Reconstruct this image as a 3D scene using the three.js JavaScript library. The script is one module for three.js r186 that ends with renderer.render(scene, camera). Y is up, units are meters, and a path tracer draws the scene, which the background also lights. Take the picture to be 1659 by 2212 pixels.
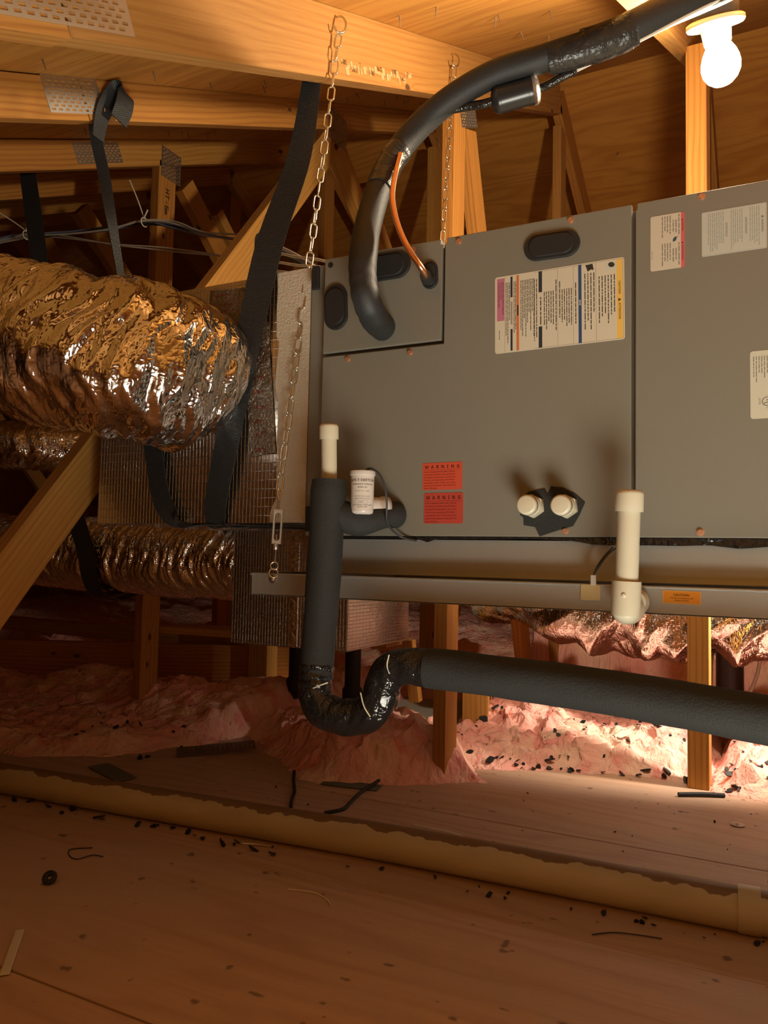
import * as THREE from 'three';
import { RoundedBoxGeometry } from 'three/addons/geometries/RoundedBoxGeometry.js';
import { RectAreaLightUniformsLib } from 'three/addons/lights/RectAreaLightUniformsLib.js';
import { mergeGeometries } from 'three/addons/utils/BufferGeometryUtils.js';

// ───────────────────────── camera, light, exposure ─────────────────────────
const scene = new THREE.Scene();
scene.background = new THREE.Color(0x000000);
const camera = new THREE.PerspectiveCamera(67.32, 1659 / 2212, 0.05, 60);
camera.position.set(0, 0.62, 0);
camera.rotation.set(0.05855, 0.46647, 0.02029, 'YXZ');
const renderer = new THREE.WebGLRenderer({ antialias: true });
renderer.toneMapping = THREE.LinearToneMapping;
renderer.toneMappingExposure = 1.12;
renderer.shadowMap.enabled = true;
const LAMP = { at: [-0.0825, 1.631, -1.642], color: [1.0, 0.81, 0.56], candela: 3.4 };   // bare bulb in view
const CLAMP = { at: [0.27, 0.78, -2.36], to: [-0.50, 0.0, -3.05], color: [1.0, 0.84, 0.66], candela: 6.0 };   // clamp work light behind the cabinet, beyond the right edge of the frame
const bulbLight = new THREE.PointLight(new THREE.Color().setRGB(...LAMP.color), LAMP.candela, 0, 2);
bulbLight.position.set(...LAMP.at);
bulbLight.shadow.radius = 1.6;
bulbLight.castShadow = true;
bulbLight.name = 'bulb_light';
scene.add(bulbLight);
const clampLight = new THREE.SpotLight(new THREE.Color().setRGB(...CLAMP.color), CLAMP.candela, 0, 0.86, 0.4, 2);
clampLight.position.set(...CLAMP.at); clampLight.target.position.set(...CLAMP.to); clampLight.shadow.radius = 1.5; clampLight.castShadow = true; clampLight.name = 'clamp_light'; scene.add(clampLight, clampLight.target);
// hall lamp below the attic hatch in which the photographer stands
RectAreaLightUniformsLib.init();
const HALL = { at: [0.42, -0.55, -0.22], size: 0.75, nits: 23, color: [1.0, 0.95, 0.80] };
const hallLight = new THREE.RectAreaLight(new THREE.Color().setRGB(...HALL.color), HALL.nits, HALL.size, HALL.size);
hallLight.position.set(...HALL.at); hallLight.lookAt(-0.15, 1.4, -1.1); hallLight.name = 'hall_light'; scene.add(hallLight);

// ───────────────────────── helpers ─────────────────────────
let seedState = 20240611;
const rnd = () => { seedState = (seedState + 0x6d2b79f5) | 0; let t = Math.imul(seedState ^ (seedState >>> 15), 1 | seedState); t = (t + Math.imul(t ^ (t >>> 7), 61 | t)) ^ t; return ((t ^ (t >>> 14)) >>> 0) / 4294967296; };
const rr = (a, b) => a + (b - a) * rnd();
const V = (x, y, z) => new THREE.Vector3(x, y, z);
const vec = (a) => new THREE.Vector3(a[0], a[1], a[2]);
const clamp = (x, a, b) => Math.min(b, Math.max(a, x));
const smooth = (a, b, x) => { const t = clamp((x - a) / (b - a), 0, 1); return t * t * (3 - 2 * t); };
const hash3 = (x, y, z) => { let h = Math.imul(x | 0, 374761393) ^ Math.imul(y | 0, 668265263) ^ Math.imul(z | 0, 2147483647 ^ 1274126177); h = Math.imul(h ^ (h >>> 13), 1274126177); h ^= h >>> 16; return (h >>> 0) / 4294967296; };
function noise3(x, y, z) {
  const ix = Math.floor(x), iy = Math.floor(y), iz = Math.floor(z), fx = x - ix, fy = y - iy, fz = z - iz;
  const u = fx * fx * (3 - 2 * fx), v = fy * fy * (3 - 2 * fy), w = fz * fz * (3 - 2 * fz), L = (a, b, t) => a + (b - a) * t;
  return L(L(L(hash3(ix, iy, iz), hash3(ix + 1, iy, iz), u), L(hash3(ix, iy + 1, iz), hash3(ix + 1, iy + 1, iz), u), v),
    L(L(hash3(ix, iy, iz + 1), hash3(ix + 1, iy, iz + 1), u), L(hash3(ix, iy + 1, iz + 1), hash3(ix + 1, iy + 1, iz + 1), u), v), w) * 2 - 1;
}
const fbm = (x, y, z, o = 4) => { let s = 0, a = 0.5; for (let i = 0; i < o; i++) { s += a * noise3(x, y, z); x *= 2.03; y *= 2.03; z *= 2.03; a *= 0.5; } return s; };
// random heights on a triangular lattice, joined by flat facets: crumpled foil
function facet(x, y, s) {
  const k = (x + y) * 0.366025, i = Math.floor(x + k), j = Math.floor(y + k), g = (i + j) * 0.211325, dx = x - (i - g), dy = y - (j - g);
  const [i1, j1] = dx > dy ? [1, 0] : [0, 1], a = x + k - i, b = y + k - j, hi = Math.max(a, b), lo = Math.min(a, b);
  return (1 - hi) * hash3(i, j, s) + (hi - lo) * hash3(i + i1, j + j1, s) + lo * hash3(i + 1, j + 1, s);
}
const lin = (r, g, b) => new THREE.Color().setRGB(r, g, b);
const std = (o) => new THREE.MeshStandardMaterial(o);
const taken = {};
const numbered = (n) => { taken[n] = (taken[n] ?? -1) + 1; return taken[n] ? n + '_' + String(taken[n]).padStart(3, '0') : n; };
function tag(o, label, category, group, kind) { Object.assign(o.userData, { label }); if (category) o.userData.category = category; if (group) o.userData.group = group; if (kind) o.userData.kind = kind; return o; }
function mesh(name, geo, mat, parent) {
  const m = new THREE.Mesh(geo, mat); m.castShadow = m.receiveShadow = true;
  if (parent) { m.name = name; parent.add(m); } else { m.name = numbered(name); scene.add(m); }
  return m;
}
function thing(name, label, category, pos = [0, 0, 0], group) {
  const g = new THREE.Group(); g.name = numbered(name); g.position.set(...pos); scene.add(g);
  return tag(g, label, category, group);
}
function struct(name) { const g = new THREE.Group(); g.name = name; g.userData.kind = 'structure'; scene.add(g); return g; }
const merged = (l) => mergeGeometries(l.map((g) => { const n = g.index ? g.toNonIndexed() : g; for (const k of Object.keys(n.attributes)) if (!['position', 'normal', 'uv'].includes(k)) n.deleteAttribute(k); return n; }));
// uv in metres from local position, u along the longest axis
function metreUV(geo, along = 0, off = [0, 0]) {
  const g = geo.index ? geo.toNonIndexed() : geo, p = g.attributes.position, n = g.attributes.normal, uv = new Float32Array(p.count * 2);
  for (let i = 0; i < p.count; i++) {
    const P = [p.getX(i), p.getY(i), p.getZ(i)], N = [Math.abs(n.getX(i)), Math.abs(n.getY(i)), Math.abs(n.getZ(i))];
    const d = N.indexOf(Math.max(...N)), rest = [0, 1, 2].filter((k) => k !== d);
    let [a, b] = rest; if (b === along) [a, b] = [b, a];
    uv[i * 2] = P[a] + off[0]; uv[i * 2 + 1] = P[b] + off[1] + d * 0.37;
  }
  g.setAttribute('uv', new THREE.BufferAttribute(uv, 2));
  return g;
}
const box = (w, h, d, r = 0) => (r ? new RoundedBoxGeometry(w, h, d, 2, r) : new THREE.BoxGeometry(w, h, d));
const boxAt = (x0, x1, y0, y1, z0, z1, r = 0) => box(Math.abs(x1 - x0), Math.abs(y1 - y0), Math.abs(z1 - z0), r).translate((x0 + x1) / 2, (y0 + y1) / 2, (z0 + z1) / 2);
// a sawn board from a to b: width is measured along `side`, thickness across
function boardGeo(a, b, width, thick, side, r = 0.0015) {
  const A = vec(a), B = vec(b), x = B.clone().sub(A), L = x.length(); x.normalize();
  const y = vec(side).addScaledVector(x, -vec(side).dot(x)).normalize(), z = x.clone().cross(y);
  const g = metreUV(box(L, width, thick, r), 0, [rnd() * 5, rnd() * 5]);
  return g.applyMatrix4(new THREE.Matrix4().makeBasis(x, y, z).setPosition(A.add(B).multiplyScalar(0.5)));
}
const curve = (pts) => new THREE.CatmullRomCurve3(pts.map(vec), false, 'centripetal');
// sweep along a curve, radius(t, angle, s); closed ends
function sweep(c, radius, nT, nA, caps = true) {
  const fr = c.computeFrenetFrames(nT, false), len = c.getLength(), pos = [], uv = [], idx = [];
  const first = fr.normals[0];
  for (let i = 0; i <= nT; i++) {
    const t = i / nT, P = c.getPointAt(t), N = fr.normals[i], B = fr.binormals[i];
    for (let j = 0; j <= nA; j++) {
      const a = (j % nA) / nA * Math.PI * 2, r = radius(t, a, t * len);
      pos.push(P.x + r * (Math.cos(a) * N.x + Math.sin(a) * B.x), P.y + r * (Math.cos(a) * N.y + Math.sin(a) * B.y), P.z + r * (Math.cos(a) * N.z + Math.sin(a) * B.z));
      uv.push(t * len, j / nA * 2 * Math.PI * (radius(0.5, 0, 0) || 0.05));
    }
  }
  for (let i = 0; i < nT; i++) for (let j = 0; j < nA; j++) { const k = i * (nA + 1) + j, m = k + nA + 1; idx.push(k, k + 1, m, m, k + 1, m + 1); }
  const g = new THREE.BufferGeometry();
  g.setAttribute('position', new THREE.Float32BufferAttribute(pos, 3)); g.setAttribute('uv', new THREE.Float32BufferAttribute(uv, 2)); g.setIndex(idx); g.computeVertexNormals();
  const nr = g.attributes.normal;   // weld the seam
  for (let i = 0; i <= nT; i++) { const a = i * (nA + 1), b = a + nA, v = V(nr.getX(a) + nr.getX(b), nr.getY(a) + nr.getY(b), nr.getZ(a) + nr.getZ(b)).normalize(); nr.setXYZ(a, v.x, v.y, v.z); nr.setXYZ(b, v.x, v.y, v.z); }
  // orient outwards
  const p0 = V().fromBufferAttribute ? new THREE.Vector3().fromBufferAttribute(g.attributes.position, Math.floor(nT / 2) * (nA + 1)) : null, c0 = c.getPointAt(Math.floor(nT / 2) / nT), n0 = new THREE.Vector3().fromBufferAttribute(nr, Math.floor(nT / 2) * (nA + 1));
  if (p0.sub(c0).dot(n0) < 0) { for (let i = 0; i < idx.length; i += 3) [idx[i + 1], idx[i + 2]] = [idx[i + 2], idx[i + 1]]; g.setIndex(idx); for (let i = 0; i < nr.count; i++) nr.setXYZ(i, -nr.getX(i), -nr.getY(i), -nr.getZ(i)); }
  if (!caps) return g;
  const parts = [g.toNonIndexed()];
  for (const e of [0, 1]) {
    const i = e * nT, C = c.getPointAt(e), cp = [], cu = [], ci = [];
    cp.push(C.x, C.y, C.z); cu.push(0, 0);
    for (let j = 0; j <= nA; j++) { const q = i * (nA + 1) + j; cp.push(pos[q * 3], pos[q * 3 + 1], pos[q * 3 + 2]); cu.push(0.01 * Math.cos(j), 0.01 * Math.sin(j)); }
    const T = c.getTangentAt(e).multiplyScalar(e ? 1 : -1);
    for (let j = 1; j <= nA; j++) {
      const a = V(cp[j * 3] - C.x, cp[j * 3 + 1] - C.y, cp[j * 3 + 2] - C.z), b = V(cp[j * 3 + 3] - C.x, cp[j * 3 + 4] - C.y, cp[j * 3 + 5] - C.z);
      if (a.cross(b).dot(T) > 0) ci.push(0, j, j + 1); else ci.push(0, j + 1, j);
    }
    const h = new THREE.BufferGeometry(); h.setAttribute('position', new THREE.Float32BufferAttribute(cp, 3)); h.setAttribute('uv', new THREE.Float32BufferAttribute(cu, 2)); h.setIndex(ci); h.computeVertexNormals();
    parts.push(h.toNonIndexed());
  }
  return mergeGeometries(parts);
}
const tube = (pts, r, nT = 60, nA = 16, caps = true) => sweep(pts.getPointAt ? pts : curve(pts), () => r, nT, nA, caps);
// a lathe profile [[radius, height]...] turned so that its axis runs from a along dir
function turned(profile, a, dir, seg = 32) {
  const g = new THREE.LatheGeometry(profile.map(([r, h]) => new THREE.Vector2(Math.max(r, 1e-5), h)), seg);
  const q = new THREE.Quaternion().setFromUnitVectors(V(0, 1, 0), vec(dir).normalize());
  return g.applyQuaternion(q).translate(...a);
}
const stadium = (w, h) => { const s = new THREE.Shape(), r = Math.min(w, h) / 2, a = w / 2 - r, b = h / 2 - r; s.moveTo(a + r, b); s.absarc(a, b, r, 0, Math.PI / 2); s.absarc(-a, b, r, Math.PI / 2, Math.PI); s.absarc(-a, -b, r, Math.PI, 1.5 * Math.PI); s.absarc(a, -b, r, 1.5 * Math.PI, 2 * Math.PI); return s; };
const roundRect = (w, h, r) => { const s = new THREE.Shape(), a = w / 2 - r, b = h / 2 - r; s.moveTo(w / 2, -b); s.lineTo(w / 2, b); s.absarc(a, b, r, 0, Math.PI / 2); s.lineTo(-a, h / 2); s.absarc(-a, b, r, Math.PI / 2, Math.PI); s.lineTo(-w / 2, -b); s.absarc(-a, -b, r, Math.PI, 1.5 * Math.PI); s.lineTo(a, -h / 2); s.absarc(a, -b, r, 1.5 * Math.PI, 2 * Math.PI); return s; };
const slab = (shape, depth, bevel = 0, seg = 16) => new THREE.ExtrudeGeometry(shape, { depth, bevelEnabled: bevel > 0, bevelThickness: bevel, bevelSize: bevel, bevelOffset: -bevel, bevelSegments: 3, curveSegments: seg });
const unitUV = (g, w, h) => { const p = g.attributes.position, uv = new Float32Array(p.count * 2); for (let i = 0; i < p.count; i++) { uv[i * 2] = p.getX(i) / w + 0.5; uv[i * 2 + 1] = p.getY(i) / h + 0.5; } g.setAttribute('uv', new THREE.BufferAttribute(uv, 2)); return g; };

// ───────────────────────── procedural textures ─────────────────────────
function dataTex(w, h, f, srgb = true, rep = 1, repY = rep) {
  const d = new Uint8Array(w * h * 4);
  for (let y = 0; y < h; y++) for (let x = 0; x < w; x++) { const c = f(x / w, y / h, x, y), o = (y * w + x) * 4; d[o] = clamp(c[0], 0, 1) * 255; d[o + 1] = clamp(c[1], 0, 1) * 255; d[o + 2] = clamp(c[2], 0, 1) * 255; d[o + 3] = 255; }
  const t = new THREE.DataTexture(d, w, h); t.wrapS = t.wrapT = THREE.RepeatWrapping; t.magFilter = THREE.LinearFilter; t.minFilter = THREE.LinearMipmapLinearFilter; t.generateMipmaps = true;
  if (srgb) t.colorSpace = THREE.SRGBColorSpace;
  t.repeat.set(rep, repY); t.needsUpdate = true; return t;
}
// periodic noise for tiling textures
function pn(x, y, px, py, s) {
  const ix = Math.floor(x), iy = Math.floor(y), fx = x - ix, fy = y - iy, u = fx * fx * (3 - 2 * fx), v = fy * fy * (3 - 2 * fy), m = (a, b) => ((a % b) + b) % b;
  const h = (a, b) => hash3(m(a, px), m(b, py), s);
  return (h(ix, iy) * (1 - u) + h(ix + 1, iy) * u) * (1 - v) + (h(ix, iy + 1) * (1 - u) + h(ix + 1, iy + 1) * u) * v;
}
const pf = (x, y, px, py, s, o = 4) => { let r = 0, a = 0.5; for (let i = 0; i < o; i++) { r += a * pn(x, y, px, py, s + i * 17); x *= 2; y *= 2; px *= 2; py *= 2; a *= 0.5; } return r / (1 - Math.pow(0.5, o)); };
const mix3 = (a, b, t) => [a[0] + (b[0] - a[0]) * t, a[1] + (b[1] - a[1]) * t, a[2] + (b[2] - a[2]) * t];
// sawn lumber: long grain lines, growth bands, knots. Tile 1.6 m x 0.4 m
function lumberTex(seed, pale, deep, knots) {
  const K = []; for (let i = 0; i < knots - 1; i++) K.push([hash3(i, 1, seed), hash3(i, 2, seed), 0.005 + 0.007 * hash3(i, 3, seed)]);
  return dataTex(1024, 512, (u, v) => {
    const X = u * 1.6, Y = v * 0.4; let bend = 0, k = 0;
    for (const [a, b, r] of K) {
      let dx = Math.abs(u - a); dx = Math.min(dx, 1 - dx) * 1.6; let dy = v - b; dy -= Math.round(dy); dy *= 0.4;
      const q = Math.hypot(dx * 0.55, dy) / r; bend += Math.sign(dy || 1) * 0.9 * r * Math.exp(-q * q / 6) * 2; k = Math.max(k, smooth(1.2, 0.6, q));
    }
    const w = 0.02 * (pf(u * 3, v * 2, 3, 2, seed, 3) - 0.5);
    const y = Y + bend * 1.0 + w * 2.2;
    const ring = 0.5 + 0.5 * Math.sin((y / 0.4) * Math.PI * 2 * 26 + 5 * pn(u * 2, v * 3, 2, 3, seed + 3));
    const band = pf(u * 1 + 0, (y / 0.4) * 5, 1, 5, seed + 5, 2), fine = pf(u * 12, v * 160, 12, 160, seed + 9, 2), streak = pf(u * 5, v * 70, 5, 70, seed + 11, 2);
    let t = 0.10 + 0.30 * Math.pow(ring, 3) * (0.5 + band) + 0.28 * (streak - 0.4) + 0.22 * (fine - 0.5);
    let c = mix3(pale, deep, clamp(t, 0, 1)); c = mix3(c, [0.26, 0.14, 0.06], k * 0.8);
    return c;
  });
}
// rotary cut plywood: wide cathedral figure. Tile 2.4 m x 1.2 m
function plyTex(seed, pale, deep, dirt = 0, dirtC = [0.3, 0.25, 0.2]) {
  return dataTex(1024, 512, (u, v) => {
    const n = pf(u * 2, v * 5, 2, 5, seed, 4), f = 0.5 + 0.5 * Math.sin((n * 9 + v * 14) * Math.PI * 2 + 3 * pn(u * 3, v * 4, 3, 4, seed + 2));
    const fine = pf(u * 20, v * 240, 20, 240, seed + 5, 2), broad = pf(u * 3, v * 3, 3, 3, seed + 7, 3);
    let c = mix3(pale, deep, clamp(0.10 + 0.34 * Math.pow(f, 2.2) + 0.30 * (fine - 0.45) + 0.5 * (broad - 0.5), 0, 1));
    if (dirt) { const q = pf(u * 6, v * 5, 6, 5, seed + 21, 5), s = smooth(0.46, 0.72, q), p = smooth(0.80, 0.86, pf(u * 70, v * 45, 70, 45, seed + 31, 3)); c = mix3(c, dirtC, dirt * (0.25 + 0.6 * s)); c = mix3(c, [0.22, 0.17, 0.13], dirt * 0.6 * p); }
    return c;
  });
}
const rep = (t, x, y) => { const c = t.clone(); c.repeat.set(x, y); c.needsUpdate = true; return c; };
const T = {
  lumber: [lumberTex(11, [0.74, 0.55, 0.26], [0.57, 0.34, 0.10], 4), lumberTex(23, [0.73, 0.51, 0.22], [0.54, 0.30, 0.08], 5), lumberTex(37, [0.70, 0.50, 0.24], [0.55, 0.33, 0.11], 3)],
  roof: plyTex(5, [0.74, 0.52, 0.21], [0.57, 0.34, 0.09]),
  floor: plyTex(9, [0.77, 0.63, 0.52], [0.63, 0.48, 0.38], 0.8, [0.72, 0.62, 0.55]),
  grain: dataTex(512, 256, (u, v) => { const a = pf(u * 16, v * 110, 16, 110, 77, 3); return [a, a, a]; }, false),
  speck: dataTex(512, 512, (u, v) => { const a = pf(u * 40, v * 40, 40, 40, 91, 4); return [a, a, a]; }, false),
  fluff: dataTex(512, 512, (u, v) => { const a = Math.abs(pf(u * 9 + 0.6 * pf(u * 6, v * 6, 6, 6, 4, 3), v * 9, 9, 9, 55, 6) - 0.5) * 2; return [a, a, a]; }, false),
  crinkle: dataTex(512, 512, (u, v) => { const q = (n, s) => { const X = u * n + 0.8 * pn(u * 4, v * 4, 4, 4, s), Y = v * n; return Math.abs(pn(X, Y, n, n, s) - 0.5) * 2; }; const a = 0.5 * q(6, 3) + 0.3 * q(13, 5) + 0.2 * q(29, 8); return [a, a, a]; }, false),
  webbing: dataTex(128, 128, (u, v) => { const a = 0.5 + 0.5 * Math.sin(v * Math.PI * 2 * 16) * (0.6 + 0.4 * Math.sin(u * Math.PI * 2 * 8 + Math.floor(v * 16) * Math.PI)); return [a, a, a]; }, false),
  scrim: dataTex(256, 256, (u, v) => { const l = Math.max(smooth(0.10, 0.03, Math.abs(((u * 8) % 1) - 0.5)), smooth(0.08, 0.03, Math.abs(((v * 4) % 1) - 0.5))), n = pf(u * 6, v * 6, 6, 6, 61, 4); const a = 0.5 * l + 0.5 * n; return [a, a, a]; }, false),
};
const M = {};
M.lumber = T.lumber.map((t) => std({ map: rep(t, 1 / 1.6, 1 / 0.4), bumpMap: rep(T.grain, 1 / 0.8, 1 / 0.4), bumpScale: 0.0006, roughness: 0.78 }));
M.roof = std({ map: rep(T.roof, 1 / 2.4, 1 / 1.2), bumpMap: rep(T.grain, 1 / 1.2, 1 / 0.6), bumpScale: 0.0006, roughness: 0.8 });
M.floor = std({ map: rep(T.floor, 1 / 2.4, 1 / 1.2), bumpMap: rep(T.grain, 1 / 1.2, 1 / 0.6), bumpScale: 0.0005, roughness: 0.62 });
M.drywall = std({ color: lin(0.45, 0.42, 0.38), roughness: 0.95 });
M.steel = std({ color: lin(0.60, 0.60, 0.58), metalness: 1, roughness: 0.36 });
M.plate = std({ color: lin(0.66, 0.66, 0.63), metalness: 1, roughness: 0.42 });
M.galv = std({ color: lin(0.42, 0.42, 0.39), metalness: 0.55, roughness: 0.42, bumpMap: rep(T.speck, 2, 2), bumpScale: 0.0002 });
M.zinc = std({ color: lin(0.72, 0.70, 0.62), metalness: 1, roughness: 0.26 });
M.cabinet = std({ color: lin(0.178, 0.167, 0.134), roughness: 0.48, bumpMap: rep(T.speck, 6, 6), bumpScale: 0.00006 });
M.rubber = std({ color: lin(0.012, 0.0125, 0.013), roughness: 0.62 });
M.foam = std({ color: lin(0.016, 0.017, 0.0155), roughness: 0.8, bumpMap: rep(T.speck, 14, 14), bumpScale: 0.0006 });
M.hose = std({ color: lin(0.018, 0.019, 0.0195), roughness: 0.6, bumpMap: rep(T.speck, 10, 10), bumpScale: 0.0003 });
M.wrap = std({ color: lin(0.022, 0.023, 0.023), roughness: 0.34, bumpMap: rep(T.crinkle, 9, 9), bumpScale: 0.002 });
M.tape = std({ color: lin(0.012, 0.012, 0.012), roughness: 0.2, bumpMap: rep(T.crinkle, 7, 7), bumpScale: 0.004 });
M.pvc = std({ color: lin(0.56, 0.51, 0.38), roughness: 0.34 });
M.white = std({ color: lin(0.56, 0.51, 0.47), roughness: 0.32 });
M.copper = std({ color: lin(0.86, 0.42, 0.22), metalness: 1, roughness: 0.3 });
M.screw = std({ color: lin(0.60, 0.36, 0.24), metalness: 0.8, roughness: 0.42 });
M.foil = std({ color: lin(0.90, 0.89, 0.87), metalness: 1, roughness: 0.10, bumpMap: rep(T.crinkle, 11, 5), bumpScale: 0.0035 });
M.board = std({ color: lin(0.62, 0.60, 0.56), metalness: 1, roughness: 0.27, bumpMap: rep(T.scrim, 14, 14), bumpScale: 0.0012 });
M.foilTape = std({ color: lin(0.80, 0.79, 0.77), metalness: 1, roughness: 0.2, bumpMap: rep(T.crinkle, 12, 12), bumpScale: 0.002 });
M.mastic = std({ color: lin(0.52, 0.45, 0.34), roughness: 0.8, bumpMap: rep(T.speck, 9, 9), bumpScale: 0.0015 });
M.strap = std({ color: lin(0.022, 0.023, 0.024), roughness: 0.42, bumpMap: rep(T.webbing, 20, 20), bumpScale: 0.0012 });
M.cable = std({ color: lin(0.62, 0.58, 0.50), roughness: 0.5 });
M.cableBlue = std({ color: lin(0.20, 0.26, 0.42), roughness: 0.45 });
M.cableDark = std({ color: lin(0.03, 0.03, 0.032), roughness: 0.5 });
M.tie = std({ color: lin(0.72, 0.68, 0.52), roughness: 0.45 });

// ───────────────────────── the attic shell ─────────────────────────
const SL = Math.atan(0.5), cs = Math.cos(SL), sn = Math.sin(SL), RIDGE = -3.3;
const roofY = (z) => (z > RIDGE ? 1.112 - 0.5 * z : 1.112 - 0.5 * RIDGE + 0.5 * (z - RIDGE));
{
  const f = struct('floor');
  const hx0 = -0.24, hx1 = 0.95, hz0 = -0.80, hz1 = 0.5;   // attic hatch opening
  for (const [a, b, c, d] of [[-7.1, hx0 - 2.05, -0.8045, 1.9], [hx0 - 2.047, hx0, -0.8045, 1.9], [hx1, 2.25, -0.8045, 1.9], [hx0 + 0.001, hx1 - 0.001, hz1, 1.9]]) mesh('plywood_sheet', metreUV(box(b - a, 0.018, d - c, 0.0012), 0, [rnd() * 4, rnd() * 4]).translate((a + b) / 2, -0.009, (c + d) / 2), M.floor, f);
  const rows = [[-1.3085, -0.8075], [-1.7835, -1.3115], [-2.372, -1.7865]];
  rows.forEach(([z0, z1], k) => {
    for (let x0 = [-6.95, -7.2, -6.4][k]; x0 < 2.2; x0 += 2.44) {
      const a = Math.max(x0, -7.1), b = Math.min(x0 + 2.437, 2.25); if (b - a < 0.05) continue;
      const g = metreUV(box(b - a, 0.018, z1 - z0, 0.0012), 0, [rnd() * 4, rnd() * 4]).translate((a + b) / 2, -0.009 + rr(-0.0008, 0.0008), (z0 + z1) / 2);
      mesh('plywood_sheet', g, M.floor, f);
    }
  });
  for (const b of [[-7.2, hx0, -8.5, 2.0], [hx1, 2.35, -8.5, 2.0], [hx0, hx1, -8.5, hz0], [hx0, hx1, hz1, 2.0]]) mesh('subfloor', boxAt(b[0], b[1], -0.30, -0.019, b[2], b[3]), M.drywall, f);
  const paint = std({ color: lin(0.72, 0.71, 0.68), roughness: 0.9 });
  const hall = struct('wall_hall'), X0 = -1.0, X1 = 1.45, Z0 = -1.3, Z1 = 1.0;
  for (const b of [[X0 - 0.1, X0, Z0 - 0.1, Z1 + 0.1], [X1, X1 + 0.1, Z0 - 0.1, Z1 + 0.1], [X0, X1, Z0 - 0.1, Z0], [X0, X1, Z1, Z1 + 0.1]]) mesh('painted_wall', boxAt(b[0], b[1], -2.7, -0.30, b[2], b[3]), paint, hall);
  mesh('hall_floor', boxAt(X0, X1, -2.8, -2.7, Z0, Z1), paint, hall);
  const tr = struct('trim_1');
  for (const b of [[hx0 - 0.02, hx0 + 0.018, hz0 - 0.02, hz1 + 0.02], [hx1 - 0.018, hx1 + 0.02, hz0 - 0.02, hz1 + 0.02], [hx0, hx1, hz0, hz0 + 0.018], [hx0, hx1, hz1 - 0.018, hz1]]) mesh('hatch_frame', boxAt(b[0], b[1], -0.31, -0.002, b[2], b[3]), paint, tr);
}
for (const [n, b] of [['wall_left', [-7.3, -7.1, -0.3, 3.2, -8.5, 2.0]], ['wall_right', [2.25, 2.45, -0.3, 3.2, -8.5, 2.0]], ['wall_front', [-7.3, 2.45, -0.3, 1.0, 1.9, 2.1]], ['wall_back', [-7.3, 2.45, -0.3, 1.0, -8.5, -8.3]]])
  mesh('sheathing', metreUV(boxAt(...b), 0, [rnd(), rnd()]), M.roof, struct(n));
{
  const c = struct('ceiling');
  for (const side of [0, 1]) {
    const n = 5, rowL = 1.2192;
    for (let r = 0; r < n; r++) for (let x0 = -7.3 + (r % 2) * 1.22; x0 < 2.4; x0 += 2.44) {
      const a = Math.max(x0, -7.25), b = Math.min(x0 + 2.437, 2.4);
      let s0 = r * rowL, s1 = Math.min((r + 1) * rowL - 0.003, 5.8);
      const g = metreUV(box(b - a, 0.012, s1 - s0, 0), 0, [rnd() * 4, rnd() * 4]);
      const s = (s0 + s1) / 2, zz = side ? RIDGE - s * cs : RIDGE + s * cs;
      g.rotateX(side ? -SL : SL).translate((a + b) / 2, 1.112 - 0.5 * RIDGE - s * sn + 0.006 / cs, zz);
      mesh('plywood_sheet', g, M.roof, c);
    }
    const g = box(9.9, 0.03, 6.3).rotateX(side ? -SL : SL).translate(-2.4, 1.112 - 0.5 * RIDGE - 3.1 * sn + 0.030 / cs, side ? RIDGE - 3.1 * cs : RIDGE + 3.1 * cs);
    mesh('underlay', g, M.drywall, c);
  }
  // nail tips poking through the roof boards
  const nailG = new THREE.CylinderGeometry(0.0022, 0.0009, 0.030, 6), nm = std({ color: lin(0.22, 0.15, 0.10), metalness: 0.6, roughness: 0.5 });
  for (let i = 0; i < 130; i++) {
    const far = i >= 104, x = far ? rr(-1.6, 0.4) : rr(-2.3, -0.26), z = far ? rr(-5.6, -3.5) : rr(-2.9, -0.45);
    if (!far && [-0.207, -0.817, -1.427, -2.037].some((t) => x < t + 0.01 && x > t - 0.05)) continue;
    const m = mesh('nail', nailG, nm, c); m.position.set(x, roofY(z) - 0.008, z); m.rotation.set((far ? -SL : SL) + rr(-0.25, 0.25), 0, rr(-0.3, 0.3)); m.scale.setScalar(far ? 1.4 : 1);
  }
}

// ───────────────────────── roof trusses ─────────────────────────
const nailPlateCache = {};
function nailPlate(len, hgt) {
  const key = len + '/' + hgt; if (nailPlateCache[key]) return nailPlateCache[key];
  const s = new THREE.Shape([[-len / 2, -hgt / 2], [len / 2, -hgt / 2], [len / 2, hgt / 2], [-len / 2, hgt / 2]].map((p) => new THREE.Vector2(...p)));
  const px = 0.0205, py = 0.0082, teeth = [];
  for (let j = 0; (j + 0.5) * py < hgt - 0.004; j++) for (let i = 0; ; i++) {
    const x = -len / 2 + 0.006 + i * px + (j % 2) * px / 2, y = -hgt / 2 + 0.005 + j * py; if (x > len / 2 - 0.014) break; if (y > hgt / 2 - 0.004) break;
    s.holes.push(new THREE.Path([[x, y], [x, y + 0.0042], [x + 0.0125, y + 0.0042], [x + 0.0125, y]].map((p) => new THREE.Vector2(...p))));
    teeth.push(box(0.0012, 0.004, 0.004).translate(x + 0.0122, y + 0.0021, -0.001));
  }
  return (nailPlateCache[key] = merged([new THREE.ExtrudeGeometry(s, { depth: 0.0012, bevelEnabled: false }), ...teeth]));
}
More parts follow.
